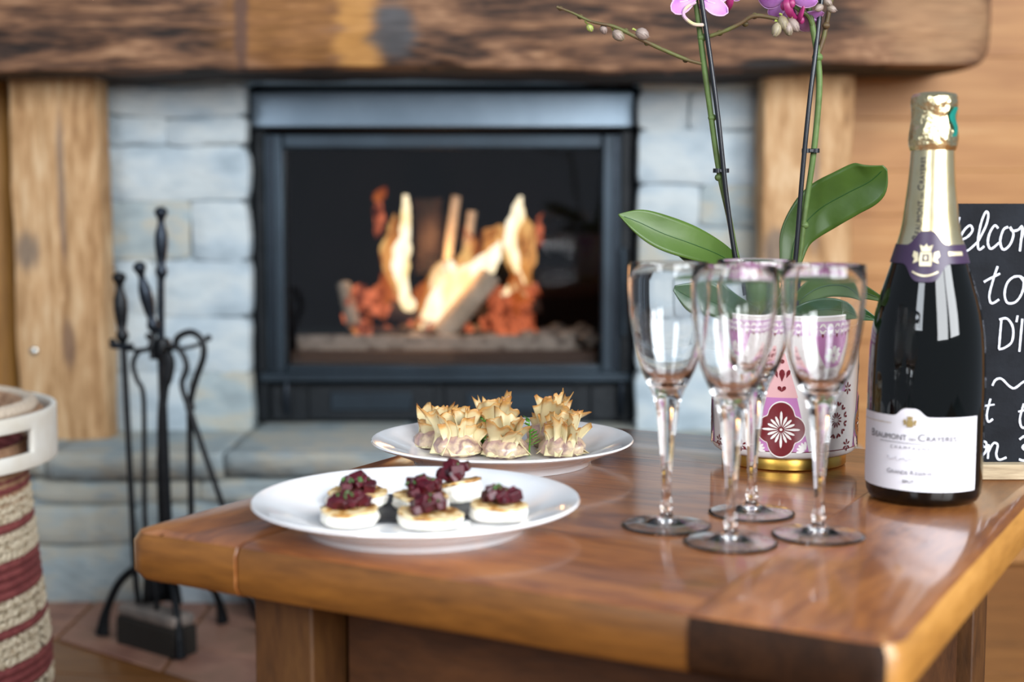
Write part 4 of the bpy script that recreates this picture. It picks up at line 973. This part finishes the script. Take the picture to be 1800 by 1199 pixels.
# main label
LA = -0.24; HW = 1.24
def lbl(u, v):
    a = LA - HW + 2*HW*u; da = (a-LA)*0.0445
    top = 0.0690 + 0.0062*math.exp(-(da/0.0095)**4); bot = 0.0125
    return onb(a, bot+(top-bot)*v, 0.0005)
lab = decal(lbl, 0, M['paper'], 'front_label', bo, 90, 10)
def text_on(body, size, place, m, name, parent, small=None, sx=1.0):
    """real lettering: Blender text turned into a mesh and wrapped by place(x, y)"""
    x = 0; mb = MB()
    segs = small or [(body, size)]
    metas = []
    for s_, sz in segs:
        cu = bpy.data.curves.new('t', 'FONT'); cu.body = s_; cu.size = sz; cu.resolution_u = 3
        ob = bpy.data.objects.new('t', cu); COL.objects.link(ob); bpy.context.view_layer.update()
        dg = bpy.context.evaluated_depsgraph_get(); me = bpy.data.meshes.new_from_object(ob.evaluated_get(dg))
        V = [(v.co.x*sx, v.co.y) for v in me.vertices]; Fc = [tuple(p.vertices) for p in me.polygons]
        if s_.strip() and V:
            metas.append((x, V, Fc)); 
            x += max(v[0] for v in V) + sz*0.10*sx
        else: x += sz*0.28*sx
        bpy.data.objects.remove(ob); bpy.data.curves.remove(cu); bpy.data.meshes.remove(me)
    for x0_, V, Fc in metas: mb.add([place(x0_+p[0]-x/2, p[1]) for p in V], Fc)
    return build(name, mb, m, parent, local=True, smooth=False)
def lp(z0): return lambda x, y: onb(LA + x/0.0446, z0+y, 0.0014)
text_on('', 0, lp(0.0510), M['inkdark'], 'lettering', lab, small=[('B', .0080), ('EAUMONT', .0058), (' ', .004), ('DES', .0030), (' ', .004), ('C', .0080), ('RAYERES', .0058)])
text_on('', 0, lp(0.0442), M['ink'], 'lettering', lab, small=[(c_, .0034) for c_ in ' '.join('CHAMPAGNE')])
text_on('', 0, lp(0.0250), M['ink'], 'lettering', lab, small=[('G', .0050), ('RANDE', .0040), (' ', .004), ('R', .0050), ('ÉSERVE', .0040)])
text_on('', 0, lp(0.0185), M['inkdark'], 'lettering', lab, small=[('BRUT', .0036)])
mb = MB(); mb.grid(lambda u, v: onb(LA-0.56+1.12*u, 0.0487+0.0004*v, 0.0013), 30, 1); build('rule_line', mb, M['ink'], lab, local=True)
for s0_, s1_ in ((-1.15, -0.33), (0.33, 1.10)):
    mb = MB(); mb.grid(lambda u, v: onb(LA+s0_+(s1_-s0_)*u, 0.0630+0.00035*v, 0.0013), 20, 1); build('rule_line', mb, M['goldink'], lab, local=True)
crest(LA, 0.0655, 0.0048, 0.0014, M['goldink'], lab)
mb = MB(); mb.tube([onb(LA-0.4+0.8*i/30, 0.0365+0.0018*math.sin(i*1.7)*math.sin(i*0.5+1), 0.0010) for i in range(31)], 0.00022, 4); build('signature', mb, mat('pale_print', '#bdbac2', 0.6), lab, local=True)
text_on('', 0, lambda x, y: onb(-0.30 - y/0.018, 0.232+x, 0.0013), M['inkdark'], 'lettering', foil, small=[('B', .0075), ('EAUMONT', .0056), (' ', .004), ('DES', .003), (' ', .004), ('C', .0075), ('RAYERES', .0056)], sx=0.92)

# ------------------------------------------------------------------ chalkboard sign
YS = onz(1740, 843, TOP).y + 0.008
cs = thing('chalkboard_sign', (X(1775, YS), YS, TOP), 'small black chalkboard with white handwriting in a pale wood base, behind the bottle', 'sign')
sx0_, sx1_ = ony(1622, 600, YS).x, ony(1893, 600, YS).x
zt_, zb_ = ony(1700, 358, YS).z, ony(1700, 812, YS).z
mb = MB(); mb.box(((sx0_+sx1_)/2, YS+0.003, (zt_+TOP+0.006)/2), (sx1_-sx0_, 0.005, zt_-TOP-0.006)); bd = build('board', mb, M['chalkboard'], cs, bevel=0.0006)
mb = MB()
mb.box(((sx0_+sx1_)/2, YS-0.006, (TOP+zb_)/2+0.0002), (sx1_-sx0_+0.01, 0.0125, zb_-TOP-0.0005)); mb.box(((sx0_+sx1_)/2, YS+0.014, (TOP+zb_)/2+0.0002), (sx1_-sx0_+0.01, 0.016, zb_-TOP-0.0005))
build('base', mb, M['basewood'], cs, bevel=0.001)
def chalk(pts, w_=5.0):
    P = smoothpts([ony(1640+x_/2.306, 340+y_/2.306, YS-0.0002) for x_, y_ in pts], 5); n = len(P)
    mb = MB(); mb.tube(P, [w_*0.5*YS/F*(0.8+0.3*abs(nz(i*0.4, pts[0][0], 1))) for i in range(n)], 8, flat=0.25); build('chalk_stroke', mb, M['chalk'], bd)
chalk([(2,110),(20,215),(48,130),(72,215),(98,150),(108,96)], 4)
chalk([(112,190),(140,176),(160,150),(150,130),(126,150),(108,190),(116,226),(140,232),(182,196)])
chalk([(182,196),(215,130),(224,86),(213,76),(195,120),(182,190),(186,228),(208,214)], 5)
chalk([(264,142),(250,130),(230,160),(222,200),(235,225),(268,200)])
chalk([(305,136),(285,148),(272,195),(285,228),(312,208),(326,165),(312,136),(322,152),(345,148),(362,136),(356,200),(352,235)])
chalk([(356,190),(372,145),(388,150),(382,232)]); chalk([(384,190),(402,145),(416,152),(410,225),(425,230)]); chalk([(432,190),(458,176),(466,150),(452,135),(434,165),(432,215),(450,232),(478,215)])
chalk([(262,295),(244,350),(228,415),(238,446),(268,430)]); chalk([(206,360),(222,350),(272,325)])
chalk([(352,336),(325,340),(300,365),(290,410),(302,444),(335,440),(360,405),(368,360),(352,336),(375,350),(400,345)])
chalk([(277,512),(272,570),(267,632)]); chalk([(268,512),(300,508),(324,545),(320,600),(292,625),(266,633)]); chalk([(343,495),(338,522)], 5); chalk([(362,508),(356,575),(350,642)]); chalk([(150,570),(148,628),(175,628),(207,626)], 4)
chalk([(385,512),(380,635),(410,632)]); 
chalk([(240,780),(254,756),(278,752),(305,778),(330,790),(365,765),(395,752)])
chalk([(233,832),(218,895),(224,926),(243,914)]); chalk([(206,862),(250,856)], 4); chalk([(168,900),(184,880),(195,905)], 4)
chalk([(368,852),(352,915),(362,950),(385,940)]); chalk([(345,885),(392,875)], 4)
chalk([(176,1045),(196,1062),(214,1045),(216,1012),(200,1006),(206,1028),(228,1020)]); chalk([(226,1018),(222,1076)]); chalk([(222,1052),(244,1014),(262,1020),(256,1058),(268,1080),(298,1070)])
chalk([(350,998),(372,985),(380,1010),(362,1030),(382,1050),(372,1082),(348,1078)])

# ------------------------------------------------------------------ orchid in its pot
PC = onz(1377, 350 + F*0.229/1.246, TOP); YO = PC.y
PRAD = 0.0625; PZ0 = 0.0115; PH = 0.132
op = thing('orchid_pot', (PC.x, PC.y, TOP+0.0003), 'round ceramic pot printed mauve, pink and dark red on a gold foot', 'pot')
mb = MB(); mb.lathe([(0.0, 0.0), (0.0525, 0.0), (0.0535, 0.001), (0.0535, 0.0105), (0.052, 0.0125), (0.0, 0.0125)], 64); build('foot_ring', mb, M['brass'], op, local=True)
mb = MB(); mb.lathe([(0.0, PZ0+0.001), (0.050, PZ0), (0.0585, PZ0), (0.0612, PZ0+0.0022), (PRAD, PZ0+0.006), (PRAD, PH-0.003), (PRAD+0.0006, PH-0.0015), (PRAD-0.0006, PH), (PRAD-0.0030, PH-0.001), (PRAD-0.0035, PH-0.012), (PRAD-0.0035, 0.09), (0.0, 0.09)], 96)
pot = build('pot_body', mb, M['pot'], op, local=True, angle=50)
facep = math.atan2(-PC.y, -PC.x)
def onp(s, z, pad=0.0002):  # s = arc metres from the camera side
    a = facep + s/PRAD; r = PRAD+pad; return Vector((r*math.cos(a), r*math.sin(a), z))
def fill(mb, poly, cx, cz, pad, rings=3):
    """fan of rings so the shape follows the curved wall"""
    n = len(poly); base_ = len(mb.v); V = [onp(cx, cz, pad)]
    for k in range(1, rings+1): V += [onp(cx+(p[0]-cx)*k/rings, cz+(p[1]-cz)*k/rings, pad) for p in poly]
    Fc = [(0, 1+i, 1+(i+1) % n) for i in range(n)]
    for k in range(rings-1):
        for i in range(n): a = 1+k*n+i; b2 = 1+k*n+(i+1) % n; Fc.append((a, a+n, b2+n, b2))
    mb.add(V, Fc)
def quatre(cx, cz, w_, h_, n=64):
    out = []
    for i in range(n):
        a = 2*math.pi*i/n; c, s = math.cos(a), math.sin(a)
        # union of four lobes
        best = 0
        for (lx, lz, rx, rz) in ((0.42,0,0.58,0.50),(-0.42,0,0.58,0.50),(0,0.45,0.55,0.55),(0,-0.45,0.55,0.55)):
            A_ = (c/rx)**2+(s/rz)**2; B_ = -2*(c*lx/rx**2+s*lz/rz**2); C_ = (lx/rx)**2+(lz/rz)**2-1
            disc = B_*B_-4*A_*C_
            if disc >= 0: best = max(best, (-B_+math.sqrt(disc))/(2*A_))
        out.append((cx+c*best*w_, cz+s*best*h_))
    return out
def petalpoly(cx, cz, a, L_, w_, r0=0.0, n=5):
    c, s = math.cos(a), math.sin(a); out = []
    prof = [(0,0),(.25,.45),(.6,1),(.88,.75),(1,0),(.88,-.75),(.6,-1),(.25,-.45)]
    return [(cx+(r0+t*L_)*c - wv*w_*s, cz+(r0+t*L_)*s + wv*w_*c) for t, wv in prof]
k_ = 1.20*0.000498   # metres per photo pixel at the pot wall
k_ = 1.19/F
zc = 0.0115 + (803-749)*k_
PER = 2*math.pi*PRAD/4
for t4_ in range(4):
    s0 = t4_*PER - (5*k_)
    zb0 = PZ0+0.0065
    # white panel keeps the glaze; mauve tower
    def trap(x0, x1, z0, x2, x3, z1, pad, m, nm):
        mb = MB(); mb.grid(lambda u, v: onp(s0 + (x0+(x1-x0)*u)*(1-v) + (x2+(x3-x2)*u)*v, z0+(z1-z0)*v, pad), 12, 6); return build(nm, mb, m, pot, local=True)
    H1 = 0.0115 + (803-693)*k_; H2 = 0.0115+(803-628)*k_
    trap(-0.0235, 0.0235, zb0, -0.0125, 0.0125, H1, 0.0003, M['mauve'], 'mauve_panel')
    trap(-0.0135, 0.0135, H1, -0.0020, 0.0020, H2+0.006, 0.0003, M['pink'], 'pink_panel')
    mb = MB(); fill(mb, quatre(s0, zc, 0.0207, 0.0240), s0, zc, 0.0006, 4); build('medallion_border', mb, M['potwhite'], pot, local=True)
    mb = MB(); fill(mb, quatre(s0, zc, 0.0196, 0.0228), s0, zc, 0.0009, 4); build('medallion', mb, M['dkred'], pot, local=True)
    mb = MB()
    for i in range(16):
        a = 2*math.pi*i/16; L_ = 0.0135 if i % 4 == 0 else 0.0098
        n0 = len(mb.v); pl_ = petalpoly(s0, zc, a, L_, 0.0011, 0.0022); mb.add([onp(x_, z_, 0.0012) for x_, z_ in pl_], [tuple(range(8))])
    fill(mb, [(s0+0.0012*math.cos(i), zc+0.0012*math.sin(i)) for i in [j*0.785 for j in range(8)]], s0, zc, 0.0012, 1)
    build('white_flower', mb, M['potwhite'], pot, local=True)
    # corner half flowers at the foot of the tower
    for sg in (-1, 1):
        mb = MB()
        for i in range(5):
            a = math.pi/2 + sg*(0.15+0.38*i) ; pl_ = petalpoly(s0+sg*0.0210, zb0+0.001, a, 0.0075, 0.0012, 0.001); mb.add([onp(x_, z_, 0.0009) for x_, z_ in pl_], [tuple(range(8))])
        build('corner_flower', mb, M['potwhite'], pot, local=True)
    # red drops on the pink part
    mb = MB(); z_ = H1+0.005
    for sg in (-1, 1): mb.add([onp(x, zz, 0.0007) for x, zz in petalpoly(s0, z_, math.pi/2+sg*-0.55, 0.0055, 0.0016)], [tuple(range(8))])
    mb.add([onp(x, zz, 0.0007) for x, zz in petalpoly(s0, H1+0.0135, math.pi/2, 0.0105, 0.0024)], [tuple(range(8))])
    for sg in (-1, 1): mb.add([onp(x, zz, 0.0007) for x, zz in petalpoly(s0+sg*0.0035, H1+0.0165, math.pi/2+sg*-0.35, 0.0075, 0.0016)], [tuple(range(8))])
    fill(mb, [(s0+0.0019*math.cos(j*0.785), H2-0.0005+0.0019*math.sin(j*0.785)) for j in range(8)], s0, H2-0.0005, 0.0007, 1)
    build('red_drops', mb, M['dkred'], pot, local=True)
    # motif of the white panel: ring of dark red darts, stars in the corners
    s1 = s0 + PER/2; mb = MB(); z1_ = 0.0115 + (803-735)*k_
    for i in range(12):
        a = 2*math.pi*i/12+0.26
        for sg in (-1, 1):
            mb.add([onp(x, zz, 0.0005) for x, zz in petalpoly(s1+0.0100*math.cos(a), z1_+0.0118*math.sin(a), a+sg*0.5, 0.0045, 0.0010)], [tuple(range(8))])
        mb.add([onp(x, zz, 0.0005) for x, zz in petalpoly(s1, z1_, a, 0.0052, 0.0007, 0.0016)], [tuple(range(8))])
    for sx_ in (-0.0145, 0.0145):
        for sz_ in (-0.0225, 0.026):
            for i in range(6):
                a = math.pi*i/3+0.5; mb.add([onp(x, zz, 0.0005) for x, zz in petalpoly(s1+sx_, z1_+sz_, a, 0.0048, 0.0009, 0.0006)], [tuple(range(8))])
    build('red_darts', mb, M['dkred'], pot, local=True)
    # mauve fields between the upper parts of the towers, white petals over them
    mb = MB(); mb.grid(lambda u, v: onp(s1 + (u-0.5)*2*(0.010+0.0155*v), H1+0.004+(PH-0.016-H1-0.004)*v, 0.0003), 14, 5); build('mauve_panel', mb, M['mauve'], pot, local=True)
    mb = MB()
    for i in range(8):
        a = 2*math.pi*i/8; mb.add([onp(x, zz, 0.0007) for x, zz in petalpoly(s1, H1+0.027, a, 0.0115, 0.0030, 0.001)], [tuple(range(8))])
    build('white_petals', mb, M['potwhite'], pot, local=True)
mb = MB(); mb.lathe([(PRAD+0.0004, PH-0.018), (PRAD+0.0004, PH-0.005)], 96); build('mauve_band', mb, mat('pot_glaze_pale_mauve', '#c9a0c4', 0.22, coat=0.4), pot, local=True)
mb = MB(); nd = 44
for i in range(nd):
    s_ = 2*math.pi*PRAD*i/nd
    for a in (0.785, 2.356, 3.927, 5.498): mb.add([onp(x, zz, 0.0008) for x, zz in petalpoly(s_, PH-0.0115, a, 0.0058, 0.0012, 0.0006)], [tuple(range(8))])
build('lattice_band', mb, M['potwhite'], pot, local=True)
mb = MB()
for i in range(nd): mb.add([onp(x, zz, 0.0008) for x, zz in petalpoly(2*math.pi*PRAD*(i+.5)/nd, PH-0.0205, 1.5708, 0.0045, 0.0013)], [tuple(range(8))])
build('red_darts', mb, M['dkred'], pot, local=True)
mb = MB(); mb.lathe([(PRAD+0.0003, PZ0+0.0062), (PRAD+0.0005, PZ0+0.0066), (PRAD+0.0003, PZ0+0.0070)], 96); build('red_line', mb, M['dkred'], pot, local=True)
mb = MB(); ORX = PC
for i in range(240):
    a = R.uniform(0, 6.28); r = (PRAD-0.012)*math.sqrt(R.random()); s_ = R.uniform(0.003, 0.008)
    mb.ball((r*math.cos(a), r*math.sin(a), 0.0985+R.uniform(-.003, .004)), (s_, s_*0.7, s_*0.5), 6, Euler((R.uniform(0,3), R.uniform(0,3), 0)).to_matrix())
build('potting_bark', mb, M['bark'], op, local=True, smooth=False, kind='stuff')

orc = thing('orchid', (PC.x, PC.y, TOP+0.10), 'orchid with pink flowers and broad green leaves growing in the patterned pot', 'plant')
def oq(px, py, dy=0.0): return ony(px, py, YO+dy)
def leaf(name, pts, wid, m, fold=0.25, droop=0.0, label=None, tilt=0.0):
    """pts: (px, py, dy) along the midrib; wid: full width in pixels"""
    P = smoothpts([oq(*p) for p in pts], 8); W = [max(v, 0.6)*0.5*YO/F for v in smoothval(wid, 8)]; n = len(P)
    mb = MB(); nu = 10; V = []
    for i in range(n):
        t = (P[min(i+1, n-1)]-P[max(i-1, 0)]).normalized(); view = Vector((0, 1, tilt)).normalized()
        side = t.cross(view).normalized(); nor = side.cross(t).normalized()
        for k in range(nu+1):
            s_ = (k/nu-0.5)*2; V.append(P[i] + side*(s_*W[i]) + nor*(-(abs(s_)**1.3)*fold*W[i]) )
    Fc = [(i*(nu+1)+k, i*(nu+1)+k+1, (i+1)*(nu+1)+k+1, (i+1)*(nu+1)+k) for i in range(n-1) for k in range(nu)]
    mb.add(V, Fc); o = build(name, mb, m, orc, solid=0.0011, angle=70)
    mb = MB(); mb.tube([p + Vector((0, -0.0008, 0)) for p in P[2:-3]], 0.0004, 6); build('midrib', mb, M['leafedge'], o)
    return o
leaf('leaf', [(1302,470,0.0),(1262,447,-.012),(1215,428,-.022),(1165,410,-.03),(1122,390,-.035),(1087,377,-.038)], [22,44,60,62,44,2], M['leaf'], 0.18, tilt=-0.35)
leaf('leaf', [(1385,500,0.016),(1390,455,.022),(1402,410,.026),(1440,368,.024),(1488,340,.014),(1530,318,.004),(1556,294,-.004)], [26,42,62,86,86,76,10], M['leaf'], 0.2, tilt=-0.2)
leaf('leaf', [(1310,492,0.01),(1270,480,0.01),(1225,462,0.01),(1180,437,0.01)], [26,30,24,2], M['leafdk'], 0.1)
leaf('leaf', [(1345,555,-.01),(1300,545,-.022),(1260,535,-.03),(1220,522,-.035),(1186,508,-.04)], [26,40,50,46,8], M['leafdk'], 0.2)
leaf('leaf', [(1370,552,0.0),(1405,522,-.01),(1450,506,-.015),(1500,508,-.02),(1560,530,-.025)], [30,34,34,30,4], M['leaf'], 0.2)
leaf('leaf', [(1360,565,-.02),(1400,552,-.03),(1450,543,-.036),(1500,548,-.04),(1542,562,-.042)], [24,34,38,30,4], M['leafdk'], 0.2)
mb = MB(); mb.tube(smoothpts([oq(1345, 590), oq(1346, 550), oq(1347, 515), oq(1348, 478)], 4), smoothval([0.012, 0.013, 0.017, 0.013], 4), 12, flat=0.6); build('crown', mb, M['leaf'], orc)
def stem(name, pts, rad, m, parent=orc, nodes=(), bm=None):
    P = smoothpts([oq(*p) for p in pts], 6); rr = smoothval(rad, 6) if hasattr(rad, '__len__') else rad
    mb = MB(); mb.tube(P, rr, 10); o = build(name, mb, m, parent)
    for (x_, y_, s_) in nodes:
        mb = MB(); mb.ball(oq(x_, y_, pts[0][2] if len(pts[0]) > 2 else 0), (s_*1.15, s_, s_*1.0), 8); build('node', mb, bm or m, o)
    return o
s1_ = stem('flower_stem', [(1330,540,0),(1298,462,0),(1281,380,0),(1264,300,0),(1250,205,0),(1237,110,0),(1228,40,0),(1220,-15,0)], [.0030,.0026,.0024,.0026,.0025,.0026,.0024,.0022], M['stem'], nodes=[(1264,312,.0034),(1252,207,.0033),(1234,66,.0036)])
s2_ = stem('flower_stem', [(1375,540,0),(1403,462,0),(1413,385,0),(1430,270,0),(1440,160,0),(1437,100,0),(1429,50,0),(1421,10,0),(1416,-30,0)], [.0030,.0026,.0025,.0026,.0027,.0028,.0026,.0025,.0022], M['stem'], nodes=[(1437,101,.0042),(1414,396,.0034)])
b1_ = stem('side_branch', [(1233,112,0),(1205,104,-.004),(1160,85,-.008),(1120,66,-.012),(1080,47,-.014),(1040,38,-.016),(1005,22,-.018),(978,12,-.02)], [.0014,.0016,.0017,.0017,.0015,.0013,.0010,.0012], M['twig'], nodes=[(1205,106,.0022),(1137,76,.0022),(1100,54,.0023),(1020,29,.0024),(985,15,.0020)])
b2_ = stem('side_branch', [(1234,68,0),(1270,56,-.004),(1300,42,-.006),(1325,28,-.008),(1360,32,-.01),(1385,40,-.01)], [.0018,.0017,.0018,.0019,.0017,.0014], M['twig'], nodes=[(1265,58,.0026),(1310,42,.0026),(1326,28,.0028)])
b3_ = stem('side_branch', [(1437,98,0),(1448,65,0.002),(1455,30,0.004),(1463,-10,0.006)], [.0024,.0022,.0021,.0020], M['twig'], nodes=[(1452,45,.003)])
for (pts, nm) in (([(1310,520,-.006),(1293,455,-.006),(1277,345,-.006),(1262,205,-.006),(1246,85,-.006),(1230,-20,-.006)], 0), ([(1388,540,-.006),(1398,460,-.006),(1411,300,-.006),(1424,170,-.006),(1434,90,-.003),(1446,-20,.004)], 1)):
    P = smoothpts([oq(*p) for p in pts], 6); mb = MB(); mb.tube(P, 0.0021, 12)
    o = build('support_stick', mb, M['stick'], None, origin=P[0], label=['black plastic plant stake behind the glasses, leaning with the left orchid stem', 'black plastic plant stake leaning with the right orchid stem'][nm], category='stake', group='plant stakes in the orchid pot')
for (a, b2, y_, rx, nm) in ((1258, 1278, 300, 0.003, 'small black clip tying the left orchid stem to its stake'), (1414, 1437, 265, 0.003, 'small black clip tying the right orchid stem to its stake')):
    A = oq(a+3, y_, -.003); B = oq(b2-4, y_, -.003); c_ = (A+B)/2
    t = thing('plant_clip', c_, nm, 'clip', 'plant clips')
    for q_ in (A, B):
        mb = MB(); mb.lathe([(0.0031, -0.0018), (0.0038, -0.0018), (0.0038, 0.0018), (0.0031, 0.0018)], 16, q_, closed=True); build('ring', mb, M['stick'], t)
    mb = MB(); mb.box(c_+Vector((0,-0.003,0)), (0.004, 0.002, 0.003)); build('bridge', mb, M['stick'], t, bevel=0.0004)
def bud(px, py, dx, dy_, L_, w_, m, parent, stalk=None):
    c_ = oq(px, py, -.012); d = Vector((dx, -0.3, -dy_)).normalized(); mb = MB(); P = [c_ + d*(L_*(t-0.5)) for t in (0, .12, .3, .55, .8, .95, 1)]
    mb.tube(P, [w_*k for k in (0.15, .6, .95, 1.0, .75, .35, .05)], 12); o = build('bud', mb, m, parent)
    mb = MB(); 
    for s_ in (-1, 1): mb.tube([p + Vector((s_*w_*0.3, -w_*(k)*0.93, 0)) for p, k in zip(P[1:-1], (.6,.95,1,.75,.35))], 0.00022, 5)
    build('seam', mb, M['bud'], o)
    if stalk:
        mb = MB(); mb.tube(smoothpts([oq(*stalk, -.012), (oq(*stalk, -.012)+P[0])/2 + Vector((-0.0015, -0.001, 0.001)), P[0]], 4), 0.0008, 6); build('bud_stalk', mb, M['budg'], o)
bud(1129, 60, 0.8, 0.5, 0.0125, 0.0052, M['bud'], b1_, (1113, 52)); bud(1087, 62, 0.7, 0.7, 0.0125, 0.0048, M['bud'], b1_, (1078, 46))
bud(1061, 52, 0.3, 0.9, 0.0085, 0.0033, M['bud'], b1_, (1060, 43)); bud(1037, 49, 0.5, 0.9, 0.0078, 0.0030, M['budg'], b1_, (1030, 38))
for i, (x_, y_) in enumerate(((1365, 52), (1385, 50), (1377, 40), (1395, 44))): bud(x_, y_, [-.3, .2, .3, .6][i], 0.9, 0.014, 0.0044, M['bud'] if i % 2 else mat('bud_tan_%d' % i, '#7a6d52', 0.5, var='#94896f', vscale=60), b2_, (x_-2, y_-14))
for i, (x_, y_) in enumerate(((1440, 14), (1455, 4), (1462, 16))): bud(x_, y_, [-.6, .4, .8][i], 0.4, 0.009, 0.0032, M['bud'], b3_)
def flower(px, py, dy, face_, roll, size, parent, lip=True, back=False):
    c_ = oq(px, py, dy); f = Vector(face_).normalized(); Q = f.to_track_quat('Z', 'Y').to_matrix() @ Matrix.Rotation(roll, 3, 'Z')
    root = None
    spec = [(90, 1.0, .30, 'sepal'), (210, 1.0, .30, 'sepal'), (330, 1.0, .30, 'sepal'), (20, 1.05, .52, 'petal'), (160, 1.05, .52, 'petal')]
    mb = MB(); mb.ball(c_ + Q @ Vector((0,0,0.001)), (0.0025, 0.0025, 0.003), 8); root = build('blossom', mb, M['lip'], parent)
    for (a, L_, w_, nm) in spec:
        a = math.radians(a); d = Vector((math.cos(a), math.sin(a), 0)); s_ = Vector((-math.sin(a), math.cos(a), 0)); mb = MB(); L2 = L_*size; W2 = w_*size
        def fn(u, v):
            x_ = (u-0.5)*2; wv = math.sin(math.pi*min(1, v*0.93+0.05))**0.65*(0.55+0.55*v) if v < 1 else 0
            zz = -0.10*size*v*v + 0.10*size*math.sin(v*3)*0.6 - 0.12*W2*x_*x_
            return c_ + Q @ (d*(0.04*size + L2*v) + s_*(x_*W2*wv) + Vector((0,0,zz + (0.0008 if nm == 'petal' else -0.0006))))
        mb.grid(fn, 10, 12); o = build(nm, mb, M['petal'], root, solid=0.0005)
        if nm == 'petal' or nm == 'sepal':
            mb = MB(); E = [fn(0, k/16) for k in range(3, 17)] + [fn(1, k/16) for k in range(16, 2, -1)]; mb.tube(E, 0.00045, 5); 
            eo = build('petal_edge', mb, M['petaledge'], root)
    if lip:
        mb = MB(); mb.tube(smoothpts([c_ + Q @ Vector(p) for p in ((0,0,0.002), (0,-0.15*size,0.25*size), (0,-0.45*size,0.30*size), (0.03*size,-0.75*size,0.12*size), (0.1*size,-0.85*size,-.02*size))], 5), smoothval([.0022,.0038,.0034,.0022,.0006], 5), 10, flat=0.6)
        for s_ in (-1, 1): mb.ball(c_ + Q @ Vector((s_*0.16*size, -0.18*size, 0.2*size)), (0.0028, 0.0022, 0.004), 8)
        build('lip', mb, M['lip'], root)
    return root
flower(1226, -8, -.004, (-0.25, 0.9, -0.1), 0.0, 0.0285, s1_, lip=False)
flower(1272, -22, .01, (0.5, -0.8, -0.3), 0.3, 0.026, s1_)
flower(1384, -4, -.012, (-0.35, -0.75, -0.5), 0.25, 0.024, s2_)
flower(1400, 30, .004, (-0.2, -0.5, -0.8), 2.6, 0.022, s2_, lip=True)
mb = MB(); mb.tube(smoothpts([oq(1236, 44, -.006), oq(1218, 42, -.010), oq(1202, 28, -.012), oq(1206, 14, -.010), oq(1222, 4, -.006)], 6), [0.0016]*25, 8); build('flower_stalk', mb, mat('pale_stalk', '#c3c07a', 0.5, var='#b58fb0', vscale=60), s1_)
mb = MB(); mb.tube(smoothpts([oq(1430, 50, 0), oq(1420, 28, -.004), oq(1405, 18, -.006), oq(1390, 4, -.008)], 6), 0.0017, 8); build('flower_stalk', mb, M['stem'], s2_)
